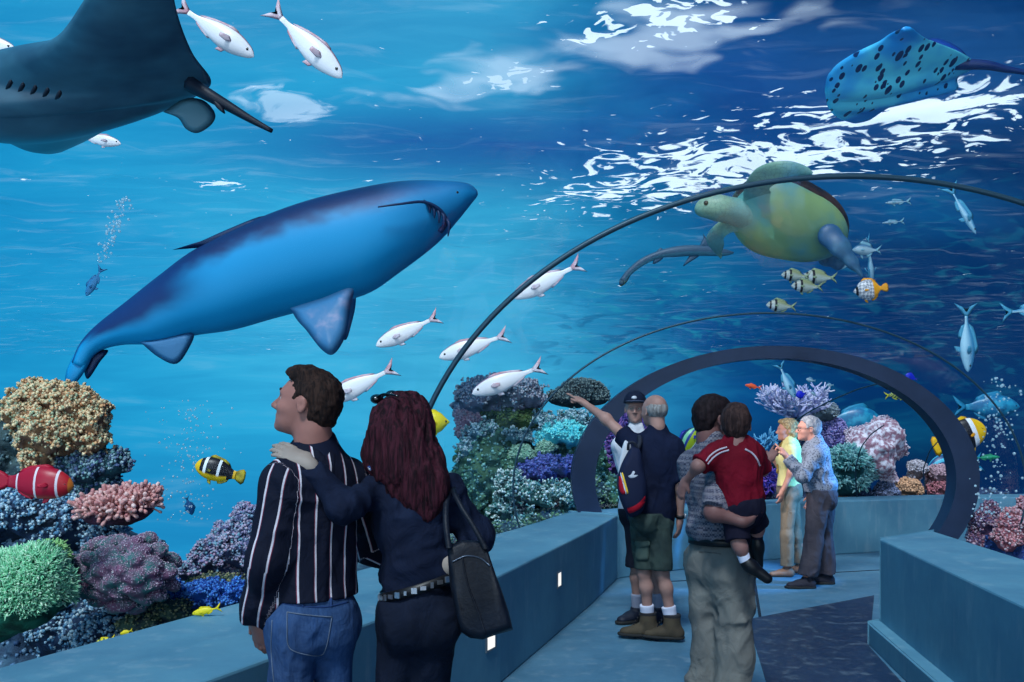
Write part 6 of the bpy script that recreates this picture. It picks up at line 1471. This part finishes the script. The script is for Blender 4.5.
def ribbon(root, o, pts, w, m, name='stripe', n=24, off=.003):
    pts = crom(np.array(pts, float), n); T = np.gradient(pts, axis=0); T /= np.linalg.norm(T, axis=1)[:, None]; N_ = np.stack([-T[:, 1], T[:, 0]], 1)
    a = project(o, pts-N_*w, off); b_ = project(o, pts+N_*w, off); a2 = project(o, pts-N_*w, -.003); b2_ = project(o, pts+N_*w, -.003)
    if min(map(len, (a, b_, a2, b2_))) < n: n = min(map(len, (a, b_, a2, b2_)))
    if n < 3: print('ribbon misses', name); return
    V = np.concatenate([a[:n], b_[:n], b2_[:n], a2[:n]]); Fc = []
    for i in range(n-1):
        for k in range(4):
            k2 = (k+1) % 4; Fc.append((k*n+i, k*n+i+1, k2*n+i+1, k2*n+i))
    return mk(name, V, Fc, m, root)
ribbon(ch, so, [(706, 461), (711, 455), (718, 450), (727, 447)], .8, M_wstripe); ribbon(ch, so, [(708, 464), (713, 458), (720, 453), (729, 450)], .8, M_wstripe)
ribbon(ch, so, [(745, 449), (752, 453), (757, 459), (760, 466)], .9, M_wstripe)
build(ch, 'collar', [Cone(J['neck']-A(0, 0, .012), J['neck']+A(0, 0, .022), .050, .044, .01, cutb=True, cuta=True)], .005, M_wstripe, dmax=0)
build(ch, 'shorts', trousers(b6, .018, .5, .012, .05), .0065, mat('dark_child_shorts', (22, 22, 38), .85, spec=.08), cuts=[(Q6(742, 499), (-.1, 0, 1))], disp=folds(.005, 12, 63), dmax=.014)
for sd, d in (('L', (.5, -.1, -.35)), ('R', (.1, .2, -1))):
    c = J['an'+sd]; kn = J['kn'+sd]
    build(ch, 'sock', [Cone(c, c+(kn-c)*.42, .028, .030, .01, cutb=True)], .0055, M_sock if sd == 'L' else bpy.data.materials['dark_child_shorts'], dmax=0)
    d = unit(d); build(ch, 'shoe', [Cone(c+A(0, 0, .004), c+d*.03, .030, .032, .02), Cone(c+d*.02, c+d*.12+A(0, 0, -.004), .032, .025, .02)], .0055, bpy.data.materials['black_shoe'], dmax=0)

# ---------------------------------------------------------------- woman in yellow
D = 9.4
def Q7(x, y, d=0): return P(x, y, D+d)
J = dict(neck=Q7(790, 443), pelvis=Q7(789, 489), shL=Q7(791, 451, -.16), shR=Q7(790, 451, .16), elL=Q7(791, 473, -.20), wrL=Q7(782, 492, -.20), elR=Q7(780, 466, .24), wrR=Q7(771, 458, .22),
         hpL=Q7(789, 498, -.08), hpR=Q7(791, 498, .08), knL=Q7(787, 536, -.08), knR=Q7(795, 536, .10), anL=Q7(787, 570, -.08), anR=Q7(800, 568, .14))
J['anL'][2] = J['anR'][2] = .09
b7 = Body(J, (-1, .12), .93, True, .95); b7.floor = 0
w7 = empty('person', (J['pelvis'][0], J['pelvis'][1], 0), 'short haired blonde woman in a pale yellow top and beige trousers', 'person')
hp, W7, R7 = head(Q7(787, 430), (-1, .06, .02), (.05, 0, 1), .96, True)
skin7 = skinmat('warm_skin', (216, 150, 130))
bp = b7.torso(-.01)+hp+b7.arm('L')+b7.arm('R')+b7.leg('L')+b7.leg('R')+b7.foot('L', (-1, 0))+b7.foot('R', (-.8, .4))+hand(J['wrL'], (-.15, 0, -1), (-.5, .8, 0), (-.8, 0, 0), .5, .9)+hand(J['wrR'], (-.8, 0, .3), (0, 0, -1), (0, -1, 0), .5, .9)
build(w7, 'body', bp, .0085, skin7, dmax=0); eyes(W7, .96, w7, M_iris)
M_blond = hairmat('blonde_hair', (150, 118, 84), (210, 180, 130), 50, (1, 1, .5))
s = .96
build(w7, 'hair', [Ell(W7(-.022, 0, .040), (.112*s, .090*s, .096*s), R7, .02), Ell(W7(-.055, 0, -.02), (.070*s, .082*s, .085*s), R7, .03), Ell(W7(.055, 0, .085), (.040*s, .06*s, .030*s), R7, .02), Ell(W7(.095, 0, -.01), (.060*s, .12*s, .085*s), R7, .008, True), Ell(W7(.03, 0, -.09), (.06*s, .12*s, .06*s), R7, .01, True)], .007, M_blond, disp=lambda p: -.006*fbm(p*36, 3, 71), dmax=.012)
build(w7, 'top', b7.torso(.014, .05)+b7.arm('L', .018, .36, .04, True, .026)+b7.arm('R', .018, .36, .04, True, .026), .009, mat('pale_yellow_cloth', (236, 220, 150), .8, spec=.1), cuts=[(Q7(0, 486), (0, 0, -1))], disp=folds(.007, 9, 72), dmax=.015)
build(w7, 'scarf', [Cone(J['neck']+A(-.01, 0, -.02), J['neck']+A(-.01, 0, .03), .080, .066, .02, cutb=True), Cone(J['neck']+A(-.085, 0, -.03), J['neck']+A(-.13, -.02, -.30), .028, .020, .03)], .007, mat('ochre_scarf', (176, 140, 60), .8, (110, 90, 50), 40), disp=folds(.006, 25, 73), dmax=.012)
build(w7, 'trousers', trousers(b7, .012, .96, .016, .06), .009, mat('tan_trousers', (142, 124, 106), .85, spec=.08), cuts=[(Q7(0, 483), (0, 0, 1))], disp=folds(.006, 8, 74), dmax=.015)
M_beigeshoe = mat('beige_shoe', (150, 110, 90), .6); shoe(w7, b7, 'L', (-1, 0), M_beigeshoe, .010, h=.008); shoe(w7, b7, 'R', (-.8, .4), M_beigeshoe, .010, h=.008)

# ---------------------------------------------------------------- old man in the grey sweater
D = 8.75
def Q8(x, y, d=0): return P(x, y, D+d)
J = dict(neck=Q8(815, 444), pelvis=Q8(821, 494), shL=Q8(815, 455, -.17), shR=Q8(819, 453, .17), elL=Q8(803, 476, -.22), wrL=Q8(786, 456, -.18), elR=Q8(826, 478, .24), wrR=Q8(812, 496, .24),
         hpL=Q8(818, 502, -.08), hpR=Q8(824, 502, .09), knL=Q8(814, 543, -.09), knR=Q8(824, 543, .10), anL=Q8(807, 577, -.10), anR=Q8(826, 575, .14))
J['anL'][2] = J['anR'][2] = .095
b8 = Body(J, (-1, .15), .98, False, 1.05); b8.floor = 0
m8 = empty('person', (J['pelvis'][0], J['pelvis'][1], 0), 'grey haired man with glasses in a grey patterned sweater raising a finger', 'person')
hp, W8, R8 = head(Q8(808, 429), (-1, .0, .05), (.05, 0, 1), 1.0)
skin8 = skinmat('rosy_skin', (222, 156, 138))
bp = b8.torso(-.01)+hp+b8.arm('L')+b8.arm('R')+b8.leg('L')+b8.leg('R')+b8.foot('L', (-1, 0))+b8.foot('R', (-.95, .2))+[Cone(W8(-.045, 0, -.08), J['neck'], .055, .062, .03)]
bp += hand(J['wrL'], (-.55, .0, .80), (-.6, .5, -.4), (-.2, -.9, 0), 1.3, 1.05, point=.05)+hand(J['wrR'], (-.3, 0, -.9), (-.5, -.8, 0), (-.8, 0, 0), .4)
build(m8, 'body', bp, .0082, skin8, dmax=0); eyes(W8, 1.0, m8, M_iris)
shorthair(m8, W8, R8, 1.0, hairmat('silver_hair', (176, 176, 182), (130, 130, 140), 60), .012, 81, .005, .0065)
M_knit, t, b = newmat('grey_patterned_knit'); v = t.co('Object'); vo = t.n('ShaderNodeTexVoronoi'); t.set(vo, 0, t.mapping(v, sc=(1, 1, .8))); t.set(vo, 'Scale', 60.0)
t.set(b, 'Base Color', t.mix(t.sstep(t.math('ADD', vo.outputs[0], t.math('MULTIPLY', t.noise(v, 12, 3), .4)), .35, .75), lin((74, 80, 96)), lin((132, 138, 154)))); t.set(b, 'Roughness', .9); t.set(b, 'Specular IOR Level', .05)
build(m8, 'sweater', b8.torso(.020, .06, .02)+b8.arm('L', .022, .95, .04, True)+b8.arm('R', .022, .95, .04, True)+[Ell(Q8(821, 484), (.14, .17, .07), None, .05)], .0085, M_knit, cuts=[(Q8(0, 492), (.0, 0, -1))], disp=folds(.013, 8, 82), dmax=.02)
build(m8, 'collar', [Cone(J['neck']+A(.0, 0, -.03), J['neck']+A(-.01, 0, .045), .082, .066, .01, cutb=True, cuta=True)], .007, mat('white_collar', (215, 218, 228), .8), dmax=0)
build(m8, 'trousers', trousers(b8, .020, .97, .026, .06), .009, mat('taupe_trousers', (72, 68, 76), .85, (60, 57, 66), 4, spec=.08), cuts=[(Q8(0, 489), (0, 0, 1))], disp=folds(.014, 8, 83, (1, 1, .5)), dmax=.02)
M_suede = mat('dark_suede_shoe', (40, 40, 52), .8); shoe(m8, b8, 'L', (-1, 0), M_suede, .014, M_bsole, .008); shoe(m8, b8, 'R', (-.95, .2), M_suede, .014, M_bsole, .008)
gls8 = empty('eyeglasses', W8(.08, 0, 0), 'thin metal glasses on the grey haired man', 'glasses'); M_wire = mat('glasses_wire', (90, 84, 84), .3, metal=.8)
for sg_ in (1, -1):
    q = [W8(.103, sg_*(.032+.023*math.cos(a)), -.003+.018*math.sin(a)) for a in np.linspace(0, 6.2832, 20)]; mk('rim', *tube(np.array(q), .0022, 6, False), M_wire, gls8)
    mk('temple', *tube(np.array([W8(.103, sg_*.056, .004), W8(.06, sg_*.074, .006), W8(-.01, sg_*.084, .004)]), .0022, 6), M_wire, gls8)
mk('bridge', *tube(np.array([W8(.103, .010, .0), W8(.107, 0, .003), W8(.103, -.010, .0)]), .0022, 6), M_wire, gls8)
for nm_ in ('striped_shirt_cloth', 'navy_knit', 'navy_tshirt', 'olive_shorts', 'pale_tshirt', 'checked_cloth', 'dark_red_jersey', 'pale_yellow_cloth', 'black_trouser_cloth', 'blue_denim', 'beige_trousers', 'taupe_trousers', 'tan_trousers', 'grey_patterned_knit'):
    addbump(bpy.data.materials[nm_], 11, .55, .025)
for o in list(COL.objects):
    if '_o' in o: del o['_o']
